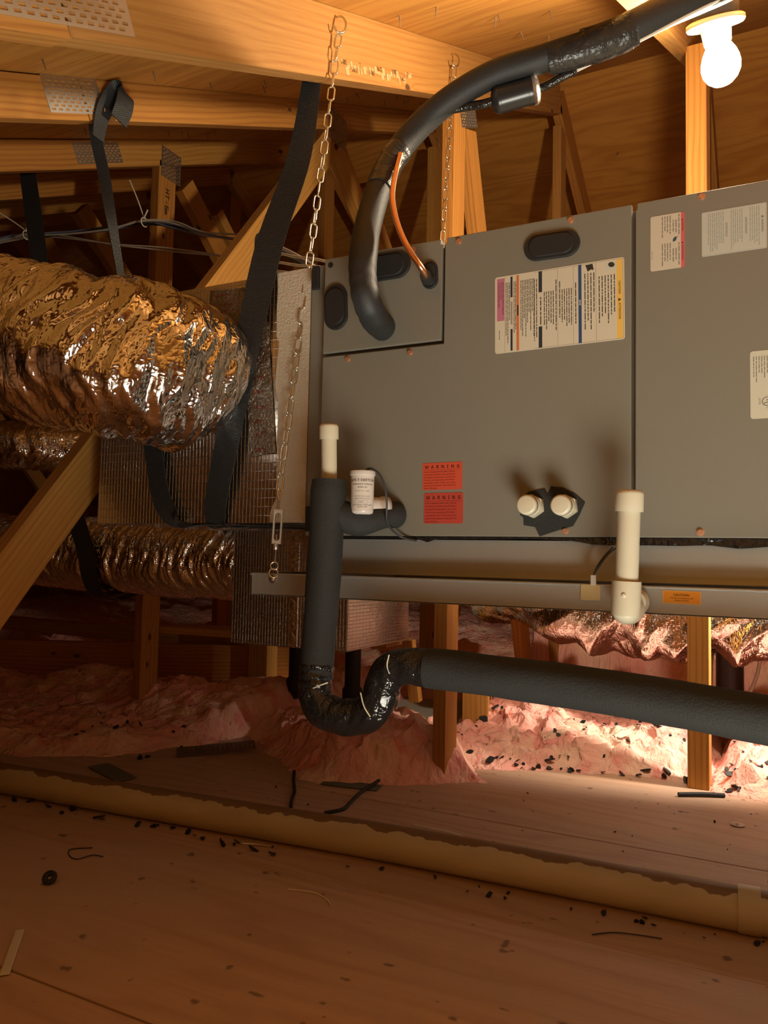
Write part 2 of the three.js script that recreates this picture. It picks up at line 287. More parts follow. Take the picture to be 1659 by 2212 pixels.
// plate on the +X face: u runs up the slope, v across it
function putPlate(parent, X, z, y, len, hgt, ang) {
  const m = mesh('nail_plate', nailPlate(len, hgt), M.plate, parent);
  const u = V(0, Math.sin(ang), -Math.cos(ang)), v = V(0, Math.cos(ang), Math.sin(ang));
  m.matrixAutoUpdate = true; m.applyMatrix4(new THREE.Matrix4().makeBasis(u, v, V(1, 0, 0)).setPosition(X + 0.0003, y, z));
  m.userData.label = 'perforated galvanised connector plate';
  return m;
}
function makeTruss(label, X, depth, cuts, members, plates) {
  const t = thing('roof_truss', label, 'truss', [0, 0, 0], 'roof trusses'), xc = X - 0.019, h = depth / 2;
  const lm = () => M.lumber[Math.floor(rnd() * 3)];
  const P = (z, drop = 0) => [xc, roofY(z) - h / cs - 0.0005 - drop, z];
  const zs = [1.8, ...cuts, RIDGE + 0.01];
  for (let i = 0; i < zs.length - 1; i++) mesh('top_chord', boardGeo(P(zs[i] - (i ? 0.0012 : 0), i % 2 ? 0 : 0.003), P(zs[i + 1] + 0.0012, i % 2 ? 0 : 0.003), depth, 0.038, [0, cs, sn]), lm(), t);
  mesh('top_chord', boardGeo(P(RIDGE - 0.01), P(-8.2), depth, 0.038, [0, cs, -sn]), lm(), t);
  for (const [n, z0, y0, z1, y1, w = 0.09, dx = 0, th = 0.038] of members) mesh(n, boardGeo([xc + dx, y0, z0], [xc + dx, y1, z1], w, th, [0, 0, 1].map((v, k) => (Math.abs(z1 - z0) > Math.abs(y1 - y0) ? [0, 1, 0][k] : v))), lm(), t);
  for (const [z, y, l, hg, a = SL, dx = 0] of plates) putPlate(t, X + dx, z, y, l, hg, a);
  return t;
}
makeTruss('roof truss with brightly lit post close beside the bare bulb', -0.207, 0.14, [], [['post', -2.365, 0.0, -2.365, 2.13, 0.09, 0.043, 0.056], ['king_post', -3.33, 0.02, -3.33, 2.56, 0.09], ['block', -3.72, 0.02, -3.72, 2.0, 0.09, 0.05]], []);
makeTruss('roof truss in the next bay beyond the right edge carrying the clamp light', 0.403, 0.14, [], [['post', -2.365, 0.0, -2.365, 2.13, 0.09], ['king_post', -3.33, 0.02, -3.33, 2.56, 0.09]], []);
makeTruss('roof truss carrying the hanger chains on its deep top chord', -0.817, 0.14, [-0.65],
  [['post', -2.075, 0.0, -2.075, 1.985, 0.09], ['web', -2.172, 1.945, -2.93, 0.06], ['king_post', -3.345, 0.02, -3.345, 2.56, 0.09]],
  [[-0.645, 1.352 + 0.006, 0.262, 0.118], [-2.13, 1.995, 0.15, 0.115]]);
makeTruss('roof truss with long diagonal web crossing behind the silver supply box', -1.427, 0.09, [-1.231],
  [['web', -2.352, 2.14, -0.66, 0.01, 0.105], ['web', -2.405, 2.15, -4.2, 0.69, 0.09], ['web', -2.62, 2.10, -4.2, 0.80, 0.05, 0.0], ['king_post', -3.345, 0.02, -3.345, 2.6, 0.09]],
  [[-1.2, 1.668, 0.172, 0.078], [-2.385, 2.205, 0.13, 0.12, 0]]);
makeTruss('roof truss whose upright carries dark stamped letters', -2.037, 0.09, [-1.83],
  [['post', -2.16, 0.02, -2.16, 2.095, 0.09], ['web', -2.27, 2.065, -4.1, 0.55, 0.09], ['web', -2.47, 2.04, -4.1, 0.68, 0.05], ['king_post', -3.345, 0.02, -3.345, 2.6, 0.09]],
  [[-1.825, 1.975, 0.215, 0.066], [-2.175, 2.095, 0.105, 0.115, 0]]);
makeTruss('plain roof truss next beyond the upright with stamped letters', -2.647, 0.09, [-1.7], [['web', -2.30, 2.10, -4.1, 0.60, 0.09], ['king_post', -3.345, 0.02, -3.345, 2.6, 0.09]], [[-1.75, 1.935, 0.2, 0.066]]);
['second', 'third', 'fourth'].forEach((w, i) => makeTruss(w + ' dark truss beyond the upright with stamped letters', -3.257 - 0.61 * i, 0.09, [-1.7], [['web', -2.6, 2.2, -4.1, 0.60, 0.09]], []));

// ───────────────────────── print ─────────────────────────
function canvasTex(w, h, draw) {
  const c = document.createElement('canvas'); c.width = w; c.height = h; const g = c.getContext('2d'); draw(g, w, h);
  const t = new THREE.CanvasTexture(c); t.colorSpace = THREE.SRGBColorSpace; t.magFilter = THREE.LinearFilter; t.anisotropy = 8; return t;
}
function spaced(g, text, x, y, w) { const ws = [...text].map((c) => g.measureText(c).width), sum = ws.reduce((a, b) => a + b, 0), gap = (w - sum) / (text.length - 1); let p = x; [...text].forEach((c, i) => { g.fillText(c, p, y); p += ws[i] + gap; }); }
// rows of small print, too fine to read
function smallPrint(g, x, y, w, n, step, size, color, ragged = 0.35) {
  g.fillStyle = color;
  for (let i = 0; i < n; i++) { const end = x + w * (1 - ragged * rnd()); let p = x; while (p < end - size) { const l = Math.min(size * (1 + rnd() * 4.5), end - p); g.fillRect(p, y + i * step, l, size * 0.62); p += l + size * 0.55; } }
}
function labelOn(parent, name, label, x0, x1, y0, y1, z, tex, r = 0.003, tilt = 0) {
  const w = x1 - x0, h = y1 - y0, g = unitUV(slab(roundRect(w, h, r), 0.0005), w, h);
  const m = mesh(name, g, std({ map: tex, roughness: 0.42 }), parent); m.position.set((x0 + x1) / 2, (y0 + y1) / 2, z); m.rotation.z = tilt; m.userData.label = label; return m;
}
const ink = '#2b2a28', paper = '#c3bca8';
// sideways sheets: the reading direction runs down the cabinet, the heading lies to the right
const side = (w, h, draw) => canvasTex(w, h, (g) => { g.translate(w, 0); g.rotate(Math.PI / 2); draw(g, h, w); });
const bigLabelTex = side(1080, 670, (g, W, H) => {
  g.fillStyle = paper; g.fillRect(0, 0, W, H);
  g.fillStyle = '#d8b054'; g.fillRect(12, 14, W - 24, 46); g.fillStyle = '#3a3126'; g.font = 'bold 24px sans-serif'; g.fillText('CAUTION', 190, 46); g.fillText('ATTENTION', 370, 46); g.beginPath(); g.moveTo(330, 48); g.lineTo(344, 24); g.lineTo(358, 48); g.fill();
  g.strokeStyle = '#5d574c'; g.lineWidth = 2; g.strokeRect(10, 10, W - 20, H - 20 + 400);
  smallPrint(g, 130, 74, 420, 6, 24, 12, ink); g.fillStyle = '#b9bcae'; g.fillRect(20, 66, 70, 80); g.fillStyle = ink; g.beginPath(); g.ellipse(48, 100, 20, 26, 0.4, 0, 7); g.fill();
  g.fillStyle = '#5d574c'; g.fillRect(12, 222, W - 24, 2); smallPrint(g, 90, 236, 480, 4, 24, 12, ink); g.fillStyle = ink; g.beginPath(); g.moveTo(16, 250); g.lineTo(70, 240); g.lineTo(62, 262); g.lineTo(76, 290); g.lineTo(40, 300); g.lineTo(20, 310); g.fill();
  g.fillStyle = '#28456e'; g.fillRect(8, 340, W - 16, 26); g.fillStyle = '#d9d2bf'; g.font = 'bold 18px sans-serif'; g.fillText('NOTE', 300, 360);
  smallPrint(g, 150, 384, 400, 1, 22, 12, ink); g.fillStyle = '#5d574c'; g.fillRect(12, 406, W - 24, 2); smallPrint(g, 190, 420, 330, 5, 19, 11, ink); smallPrint(g, 120, 516, 480, 1, 20, 12, ink);
  g.fillStyle = '#5d574c'; g.fillRect(12, 536, W - 24, 2); smallPrint(g, 100, 546, 520, 1, 20, 12, ink); smallPrint(g, 190, 570, 360, 5, 19, 11, ink);
  g.fillStyle = '#24303a'; g.fillRect(8, 668, 180, 30); g.fillRect(W - 190, 668, 180, 30); g.font = 'bold 20px sans-serif'; g.fillStyle = ink; smallPrint(g, 230, 676, 250, 1, 20, 14, ink, 0);
  smallPrint(g, 70, 712, 560, 8, 19, 11, ink, 0.6); g.fillStyle = '#5d574c'; g.fillRect(12, 866, W - 24, 2); smallPrint(g, 70, 876, 560, 1, 19, 11, ink, 0.1);
});
const bigLabelTex2 = canvasTex(1080, 670, (g, w, h) => {
  const src = bigLabelTex.image; g.drawImage(src, 0, 0); // the left half carries the older rows
  const col = (x, ww, c) => { g.fillStyle = c; g.fillRect(x, 8, ww, h - 16); };
  col(14, 330, paper);
  g.fillStyle = '#b06a80'; g.fillRect(18, 18, 66, 370); g.save(); g.translate(80, 50); g.rotate(Math.PI / 2); smallPrint(g, 0, 6, 300, 3, 18, 9, '#4a3038', 0.5); smallPrint(g, 420, 38, 90, 1, 18, 8, ink, 0); g.restore();
  g.fillStyle = '#6d675a'; g.fillRect(86, 12, 2, h - 24);
  const rows = (x, n, st, top, len, rag) => { g.save(); g.translate(x, top); g.rotate(Math.PI / 2); smallPrint(g, 0, 0, len, n, st, 9, ink, rag); g.restore(); };
  rows(132, 3, 15, 60, 540, 0.4); g.fillStyle = '#24303a'; g.fillRect(138, 14, 18, 180); g.fillRect(138, h - 200, 18, 186); g.fillStyle = '#8f8a7c'; g.fillRect(139, 230, 16, 200);
  rows(186, 2, 14, 60, 540, 0.3); g.fillStyle = '#c06a3e'; g.fillRect(190, 10, 22, h - 20); g.fillStyle = ink; g.fillRect(196, 270, 12, 90);
  rows(345, 9, 14, 60, 540, 0.5);
});
const WARN = ['Unit is equipped with Safe T Switch', 'automatic overflow shut-off device', 'mounted on drain pan or drain line.', 'If unit is not operating, lift switch', 'assembly to test, if unit runs, drain', 'needs to be cleaned. Clean and Test', 'every 180 days.'];
const warnTex = (base) => canvasTex(600, 400, (g, w, h) => {
  g.fillStyle = base; g.fillRect(0, 0, w, h); g.fillStyle = '#1d0d0a'; g.font = 'bold 66px sans-serif'; spaced(g, 'WARNING', 34, 84, w - 70); g.fillRect(26, 104, w - 56, 3);
  g.fillStyle = '#5a120c'; g.font = 'bold 28px sans-serif'; WARN.forEach((t, i) => g.fillText(t, 24, 144 + i * 40, i < 6 ? w - 60 : undefined));
});
const cautionTex = canvasTex(520, 190, (g, w, h) => { g.fillStyle = '#d98a1e'; g.fillRect(0, 0, w, h); g.strokeStyle = '#e3a94e'; g.lineWidth = 8; g.strokeRect(4, 4, w - 8, h - 8); g.fillStyle = '#241405'; g.textAlign = 'center'; g.font = 'bold 48px sans-serif'; g.fillText('CAUTION:', w / 2, 76); g.font = 'bold 25px sans-serif'; g.fillText('USE BACK-UP WRENCH ON', w / 2, 116, 400); g.fillText('DRAIN FITTINGS', w / 2, 150); });
const redSideTex = side(420, 740, (g, W, H) => {
  g.fillStyle = '#bdb6a4'; g.fillRect(0, 0, W, H); g.fillStyle = '#c25a5e'; g.fillRect(0, 0, W, 44); g.fillStyle = '#5a2a30'; g.font = 'bold 26px sans-serif'; g.fillText('WARNING', 130, 32); g.fillText('AVERTISSEMENT', 440, 32, 230);
  for (const x of [92, 400]) { g.beginPath(); g.moveTo(x, 36); g.lineTo(x + 14, 10); g.lineTo(x + 28, 36); g.fill(); }
  smallPrint(g, 20, 62, 300, 1, 34, 20, '#6f6b62', 0); smallPrint(g, 400, 62, 300, 1, 34, 20, '#6f6b62', 0); smallPrint(g, 90, 98, 180, 2, 34, 20, '#6f6b62', 0.2); smallPrint(g, 470, 98, 190, 2, 34, 20, '#6f6b62', 0.2);
  smallPrint(g, 24, 170, 300, 4, 32, 19, '#6f6b62'); smallPrint(g, 390, 170, 320, 4, 32, 19, '#6f6b62'); g.fillStyle = '#2d4656'; g.beginPath(); g.ellipse(350, 120, 34, 20, 0.5, 0, 7); g.fill(); g.fillRect(318, 70, 6, 40);
  g.fillStyle = '#b9a98f'; g.fillRect(370, 330, 3, 90); smallPrint(g, 470, 396, 110, 1, 30, 9, '#8a5b4a', 0);
});
const greySideTex = side(760, 590, (g, W, H) => {
  g.fillStyle = '#aeb0a6'; g.fillRect(0, 0, W, H); g.strokeStyle = '#8d928a'; g.lineWidth = 4; g.strokeRect(10, 10, W - 20, H - 20 + 170); g.fillStyle = '#5c6660'; g.font = 'bold 34px sans-serif'; g.fillText('WARNING', 210, 62); g.beginPath(); g.moveTo(160, 62); g.lineTo(178, 30); g.lineTo(196, 62); g.fill();
  for (const [y, n] of [[86, 5], [280, 6], [500, 8]]) smallPrint(g, 30, y, 530, n, 25, 13, '#7d857f', 0.25); g.fillStyle = '#5c6660'; g.font = 'bold 28px sans-serif'; g.fillText('AVERTISSEMENT', 150, 248); g.fillText('ADVERTENCIA', 180, 476);
});
const listedTex = side(850, 1010, (g, W, H) => {
  g.fillStyle = '#bcbaa8'; g.fillRect(0, 0, W, H); smallPrint(g, 80, 400, 420, 12, 36, 20, '#6e6d64', 0.4);
  g.strokeStyle = '#3a3a36'; g.lineWidth = 9; g.beginPath(); g.arc(760, 630, 62, 0, 7); g.stroke(); g.fillStyle = '#3a3a36'; g.font = 'bold 64px serif'; g.fillText('U', 722, 640); g.fillText('L', 766, 668); g.font = '34px sans-serif'; g.fillText('LISTED', 700, 740); g.font = '26px sans-serif'; g.fillText('E', 664, 640); g.fillText('US', 836, 640);
});
const switchTex = canvasTex(1024, 512, (g, w, h) => {
  g.fillStyle = '#cdc5bc'; g.fillRect(0, 0, w, h); g.fillStyle = '#211f1d'; g.textAlign = 'center'; g.font = 'bold 52px sans-serif'; const x = 512;
  g.fillText('SAFE-T-SWITCH\u00ae', x, 120, 420); g.font = 'bold 26px sans-serif'; g.fillText('CONDENSATE OVERFLOW', x, 166, 330); g.fillText('MODEL SS1', x, 206); g.font = '24px sans-serif'; g.fillText('24 VOLT AC, 1 AMP', x, 256); g.fillText('FOR USE ON AC UNIT', x, 326); g.fillText('DRAIN PAN OUTLETS', x, 358); g.strokeStyle = '#6b6862'; g.lineWidth = 3; g.strokeRect(x - 120, 376, 200, 34); g.fillText('LISTED', x - 20, 402); g.font = 'bold 20px sans-serif'; g.fillText('DO NOT INSTALL UPSIDE DOWN', x, 440); g.fillText('OR ON ITS SIDE', x, 466);
});

// ───────────────────────── air handler ─────────────────────────
{
  const a = thing('air_handler', 'large taupe sheet metal air handler lying on its side above the galvanised pan', 'air handler');
  const ZF = -1.245;
  mesh('casing', boxAt(-0.803, 1.45, 0.659, 1.186, -1.80, -1.259, 0.002), M.cabinet, a);
  // corner flange with a folded rib
  const fl = new THREE.Shape([[-0.803, 0], [-0.803, 0.012], [-0.795, 0.016], [-0.7925, 0.0138], [-0.7725, 0.0138], [-0.7705, 0.016], [-0.7695, 0.004], [-0.7695, 0]].map((p) => new THREE.Vector2(...p)));
  mesh('corner_flange', slab(fl, 0.529).rotateX(-Math.PI / 2).translate(0, 0.6585, -1.2595), M.cabinet, a);
  const panel = (name, pts) => { const s = new THREE.Shape(pts.map((p) => new THREE.Vector2(...p))); return mesh(name, slab(s, 0.010, 0.0016, 4).translate(0, 0, ZF - 0.0116), M.cabinet, a); };
  const small = panel('access_panel', [[-0.7655, 1.0075], [-0.5205, 1.0075], [-0.5205, 1.1815], [-0.5235, 1.1815], [-0.5235, 1.1905], [-0.7635, 1.1925], [-0.7655, 1.19]]);
  const coil = panel('coil_panel', [[-0.7655, 0.6585], [-0.1945, 0.6585], [-0.1945, 1.1915], [-0.512, 1.1915], [-0.512, 1.184], [-0.5155, 1.181], [-0.5155, 1.0005], [-0.7655, 1.0005]]);
  const blower = panel('blower_panel', [[-0.1885, 0.6585], [0.47, 0.6585], [0.47, 1.1915], [-0.186, 1.1915], [-0.186, 1.183], [-0.1885, 1.179]]);
  // black oval knockout plugs
  const plug = (p, x, y, w, h, rot = 0) => { const g = merged([slab(stadium(w, h), 0.004, 0.0015), slab(stadium(w * 0.8, h * 0.8), 0.0075, 0.0015)]); const m = mesh('knockout_plug', g, M.rubber, p); m.position.set(x, y, ZF - 0.0005); m.rotation.z = rot; m.userData.label = 'black rubber oval plug'; return m; };
  plug(small, -0.7375, 1.094, 0.050, 0.088, 0.06); plug(small, -0.636, 1.1565, 0.108, 0.050); plug(small, -0.543, 1.1275, 0.030, 0.050, 0.05); plug(coil, -0.3225, 1.1445, 0.094, 0.044, -0.02);
  const sg = merged([new THREE.CylinderGeometry(0.0042, 0.0042, 0.004, 6).rotateX(Math.PI / 2).translate(0, 0, 0.002), new THREE.CylinderGeometry(0.0058, 0.0058, 0.0012, 20).rotateX(Math.PI / 2)]);
  for (const [p, x, y] of [[small, -0.5787, 1.1802], [coil, -0.4886, 1.1805], [coil, -0.2915, 1.1831], [blower, -0.0903, 1.1835], [coil, -0.7092, 0.9911], [coil, -0.5804, 0.9902], [coil, -0.2973, 0.6682], [blower, -0.0941, 0.6667]]) mesh('screw', sg, M.screw, p).position.set(x, y, ZF + 0.0002);
  mesh('screw', new THREE.CylinderGeometry(0.0055, 0.0055, 0.002, 16).rotateX(Math.PI / 2), M.rubber, small).position.set(-0.7525, 1.179, ZF);
  mesh('latch', box(0.016, 0.046, 0.008, 0.002).translate(-0.7845, 1.158, -1.2435), M.rubber, a);
  mesh('latch', box(0.022, 0.048, 0.010, 0.002).translate(-0.781, 0.690, -1.243), M.rubber, a);
  // wavy strip of black sealing tape under the cabinet edge
  const pts = []; for (let i = 0; i <= 60; i++) { const x = -0.735 + i * 1.155 / 60; pts.push([x, 0.6575]); }
  for (let i = 60; i >= 0; i--) { const x = -0.735 + i * 1.155 / 60; pts.push([x, 0.6575 - (0.0035 + 0.009 * smooth(-0.35, -0.18, x) + 0.0025 * noise3(x * 24, 1, 2) * smooth(-0.5, -0.2, x) + (Math.abs(x + 0.545) < 0.012 ? 0.008 * (1 - Math.abs(x + 0.545) / 0.012) : 0))]); }
  mesh('sealing_tape', slab(new THREE.Shape(pts.map((p) => new THREE.Vector2(...p))), 0.003).translate(0, 0, -1.2515), M.tape, a);
  labelOn(coil, 'instruction_label', 'large sideways instruction sheet with yellow, blue and orange bars', -0.4205, -0.205, 0.9725, 1.1065, ZF, bigLabelTex2, 0.004, 0.012);
  labelOn(blower, 'warning_label', 'small sideways sheet with red heading', -0.1655, -0.1152, 1.077, 1.165, ZF, redSideTex, 0.003);
  labelOn(blower, 'warning_label', 'grey sideways sheet of fine print', -0.0905, -0.001, 1.0885, 1.158, ZF, greySideTex, 0.002);
  labelOn(blower, 'rating_label', 'pale rating sheet with round approval mark', -0.025, 0.06, 0.834, 0.935, ZF, listedTex, 0.004);
  labelOn(coil, 'warning_sticker', 'red sticker headed WARNING, upper of two', -0.5515, -0.4765, 0.7398, 0.788, ZF, warnTex('#bb4a34'), 0.0015, 0.008);
  labelOn(coil, 'warning_sticker', 'red sticker headed WARNING, lower of two', -0.548, -0.474, 0.6805, 0.7345, ZF, warnTex('#a83f33'), 0.0035, 0.004);
  // torn black tape patch behind the drain fittings
  const patch = new THREE.Shape([[-0.372, 0.722], [-0.358, 0.7335], [-0.331, 0.738], [-0.326, 0.729], [-0.321, 0.7415], [-0.301, 0.739], [-0.281, 0.7285], [-0.2655, 0.7145], [-0.2745, 0.6935], [-0.2845, 0.676], [-0.306, 0.670], [-0.339, 0.659], [-0.347, 0.6745], [-0.366, 0.6775], [-0.366, 0.690], [-0.372, 0.694]].map((p) => new THREE.Vector2(...p)));
  mesh('tape_patch', slab(patch, 0.0012, 0.0004, 2).translate(0, 0, ZF + 0.0002), M.foam, coil);
}
// plugged drain fittings
[[-0.3495, 0.7085], [-0.2945, 0.7075]].forEach(([x, y], i) => {
  const t = thing('drain_plug', ['cream hex drain plug nearer the red warning stickers', 'cream hex drain plug nearer the white standpipe'][i], 'drain plug');
  mesh('hex_nut', new THREE.CylinderGeometry(0.0195, 0.0195, 0.012, 6).rotateX(Math.PI / 2).rotateZ(0.08).translate(x, y, -1.2375), M.pvc, t);
  mesh('collar', turned([[0, 0], [0.0165, 0], [0.0165, 0.005], [0.0145, 0.006], [0.0145, 0.012], [0.0168, 0.013], [0.0168, 0.018], [0, 0.018]], [x, y, -1.232], [0, 0, 1]), M.pvc, t);
  mesh('cap', turned([[0, 0], [0.0165, 0], [0.0165, 0.012], [0.0155, 0.0155], [0.0125, 0.0175], [0, 0.0178]], [x, y, -1.214], [0, 0, 1], 40), M.pvc, t);
});

// ───────────────────────── pan and rails ─────────────────────────
{
  const r = thing('mounting_rail', 'bent galvanised rail under the front edge of the air handler', 'rail');
  mesh('rail', merged([metreUV(boxAt(-0.765, 1.4, 0.5885, 0.654, -1.2645, -1.2630, 0), 0), metreUV(boxAt(-0.765, 1.4, 0.5885, 0.590, -1.263, -1.252, 0), 0), metreUV(boxAt(-0.765, 1.4, 0.6525, 0.654, -1.29, -1.263, 0), 0)]), M.galv, r);
  const r2 = thing('mounting_rail', 'galvanised rail under the rear edge of the air handler', 'rail');
  mesh('rail', boxAt(-0.765, 1.4, 0.5895, 0.656, -1.785, -1.76, 0.001), M.galv, r2);
  const p = thing('drain_pan', 'shallow galvanised drain pan hung beneath the air handler', 'drain pan');
  const x0 = -0.9025, x1 = 1.55, z0 = -1.87, z1 = -1.225, y0 = 0.542, y1 = 0.5825, t = 0.0018;
  mesh('bottom', metreUV(boxAt(x0, x1, y0, y0 + t, z0, z1), 0), M.galv, p);
  const rim = (name, b, hem) => mesh(name, merged([metreUV(boxAt(...b, 0.0006), 0), hem]), M.galv, p);
  rim('front_rim', [x0, x1, y0, y1, z1 - t, z1], new THREE.CylinderGeometry(0.0026, 0.0026, x1 - x0, 10).rotateZ(Math.PI / 2).translate((x0 + x1) / 2, y1, z1 - 0.001));
  rim('back_rim', [x0, x1, y0, y1, z0, z0 + t], new THREE.CylinderGeometry(0.0026, 0.0026, x1 - x0, 10).rotateZ(Math.PI / 2).translate((x0 + x1) / 2, y1, z0));
  rim('end_rim', [x0, x0 + t, y0, y1, z0, z1], new THREE.CylinderGeometry(0.0026, 0.0026, z1 - z0, 10).rotateX(Math.PI / 2).translate(x0, y1, (z0 + z1) / 2));
  rim('end_rim', [x1 - t, x1, y0, y1, z0, z1], new THREE.CylinderGeometry(0.0026, 0.0026, z1 - z0, 10).rotateX(Math.PI / 2).translate(x1, y1, (z0 + z1) / 2));
  labelOn(p, 'caution_sticker', 'small orange sticker headed CAUTION', -0.1452, -0.0924, 0.5595, 0.5785, z1, cautionTex, 0.002, -0.012);
  // hanger bolt with washer
  mesh('washer', turned([[0.0035, 0], [0.009, 0], [0.009, 0.0016], [0.0035, 0.0016]], [-0.8515, 0.5745, z1], [0, 0, 1]), M.steel, p);
  mesh('bolt_head', turned([[0, 0], [0.0052, 0], [0.0052, 0.003], [0.004, 0.0045], [0, 0.0048]], [-0.8515, 0.5745, z1 + 0.0016], [0, 0, 1]), M.steel, p);
}
// pan overflow sensor
{
  const t = thing('overflow_sensor', 'brass coloured sensor tab clipped over the pan rim', 'sensor');
  mesh('tab', slab(roundRect(0.0305, 0.0245, 0.003), 0.0016, 0.0003).translate(-0.2518, 0.5715, -1.2235), std({ color: lin(0.55, 0.44, 0.22), roughness: 0.45, metalness: 0.25 }), t);
  mesh('plug', box(0.0085, 0.016, 0.006, 0.0015).translate(-0.2475, 0.591, -1.222), M.white, t);
  mesh('lead', tube([[-0.2475, 0.598, -1.222], [-0.242, 0.612, -1.224], [-0.233, 0.628, -1.232], [-0.222, 0.643, -1.244]], 0.0014, 24, 8), M.cableDark, t);
  mesh('lead', tube([[-0.2465, 0.598, -1.221], [-0.240, 0.61, -1.222], [-0.226, 0.632, -1.23], [-0.212, 0.645, -1.244]], 0.0014, 24, 8), M.cableDark, t);
}
// standpipe screwed into the pan
{
  const t = thing('standpipe', 'capped white plastic standpipe rising in front of the panel seam', 'pipe');
  const ax = (y) => [-0.189 + (y - 0.592) * 0.031, y, -1.170];
  const d = vec(ax(0.72)).sub(vec(ax(0.59))).normalize().toArray();
  mesh('pipe', turned([[0.0125, 0], [0.0165, 0], [0.0165, 0.128], [0.0125, 0.128]], ax(0.585), d, 40), M.pvc, t);
  mesh('cap', turned([[0.0168, 0], [0.0205, 0], [0.0205, 0.025], [0.0195, 0.029], [0.0165, 0.0315], [0, 0.0325]], ax(0.694), d, 40), M.pvc, t);
  mesh('elbow', merged([turned([[0.0168, 0.044], [0.021, 0.044], [0.021, 0], [0.0205, -0.006]], ax(0.548), d, 40), sweep(curve([[-0.1905, 0.556, -1.170], [-0.1905, 0.5505, -1.170], [-0.1885, 0.5485, -1.177], [-0.1855, 0.551, -1.192]]), (q) => 0.0205 * Math.sqrt(Math.max(0.02, 1 - Math.pow(Math.max(0, 0.25 - q) * 0, 2))), 16, 32)]), M.pvc, t);
  mesh('boss', new THREE.SphereGeometry(0.0035, 14, 8).scale(1, 1, 0.4).translate(-0.1895, 0.572, -1.1485), M.pvc, t);
  mesh('adapter', turned([[0, 0], [0.0175, 0], [0.0175, 0.008], [0.021, 0.009], [0.021, 0.017], [0.0175, 0.018], [0.0175, 0.03], [0, 0.03]], [-0.1835, 0.5605, -1.2245], [0, 0, 1]), std({ color: lin(0.60, 0.55, 0.42), roughness: 0.25 }), t);
}

// ───────────────────────── supply box and ducts ─────────────────────────
{
  const p = thing('supply_plenum', 'foil faced duct board box joined to the left end of the air handler', 'duct box');
  const x0 = -1.365, x1 = -0.8065, y0 = 0.683, y1 = 1.189, z0 = -1.80, z1 = -1.266;
  const g = new THREE.BoxGeometry(x1 - x0, y1 - y0, z1 - z0, 60, 56, 40).translate((x0 + x1) / 2, (y0 + y1) / 2, (z0 + z1) / 2);
  const P = g.attributes.position, N = g.attributes.normal;
  for (let i = 0; i < P.count; i++) { const x = P.getX(i), y = P.getY(i), z = P.getZ(i), e = Math.min(x - x0, x1 - x, 0.06) * Math.min(y - y0, y1 - y, 0.06), n = 0.0018 * fbm(x * 9, y * 9, z * 9, 3) * (Math.abs(N.getZ(i)) > 0.5 ? Math.sqrt(Math.max(0, e)) / 0.06 : 0); P.setZ(i, z + n); }
  g.computeVertexNormals();
  mesh('duct_board', metreUV(g, 0), M.board, p);
  // brushed mastic over the joint, ragged on its left side
  const pts = [[-0.807, 0.684], [-0.807, 1.190]];
  for (let i = 0; i <= 50; i++) { const y = 1.190 - i * 0.506 / 50; pts.push([-0.879 - 0.004 * noise3(y * 26, 3, 1) - 0.006 * noise3(y * 5, 1, 4) + (y > 1.05 ? -0.006 : 0) - 0.016 * smooth(0.745, 0.70, y), y]); }
  mesh('mastic_seal', slab(new THREE.Shape(pts.map((q) => new THREE.Vector2(...q))), 0.003, 0.0008, 2).translate(0, 0, -1.2665), M.mastic, p);
  mesh('mastic_seal', boxAt(-0.88, -0.807, 1.1885, 1.192, -1.78, -1.267, 0.001), M.mastic, p);
  // printed foil tape
  const tp = canvasTex(256, 768, (c, w, h) => { c.clearRect(0, 0, w, h); c.fillStyle = '#8d8478'; c.fillRect(0, 0, w, h); c.fillStyle = '#8c2f1c'; c.font = 'bold 30px sans-serif'; for (let i = 0; i < 9; i++) { c.save(); c.translate(40 + (i % 2) * 24, 70 + i * 84); c.rotate(-0.35 + 0.5 * rnd()); c.fillText(i % 2 ? 'UL 181A' : 'LISTED', 0, 0); c.restore(); } });
  const tapeM = std({ map: tp, metalness: 0.85, roughness: 0.28, bumpMap: rep(T.crinkle, 2, 6), bumpScale: 0.003 });
  const strip = (x, y, w, h, rot) => { const gg = new THREE.PlaneGeometry(w, h, 24, 70), q = gg.attributes.position; for (let i = 0; i < q.count; i++) q.setZ(i, 0.0012 + 0.0035 * (facet(q.getX(i) * 60, q.getY(i) * 40, 7) - 0.3) ); gg.computeVertexNormals(); const m = mesh('foil_tape', gg, tapeM, p); m.position.set(x, y, z1 + 0.0005); m.rotation.z = rot; };
  strip(-0.925, 0.955, 0.062, 0.27, 0.1); strip(-1.02, 1.09, 0.09, 0.17, -0.05);
}
{
  const t = thing('trunk_duct', 'foil faced trunk duct continuing behind the supply box', 'duct box');
  mesh('duct_board', metreUV(boxAt(-1.38, -0.88, 0.69, 1.185, -2.45, -1.802), 0), M.board, t);
}
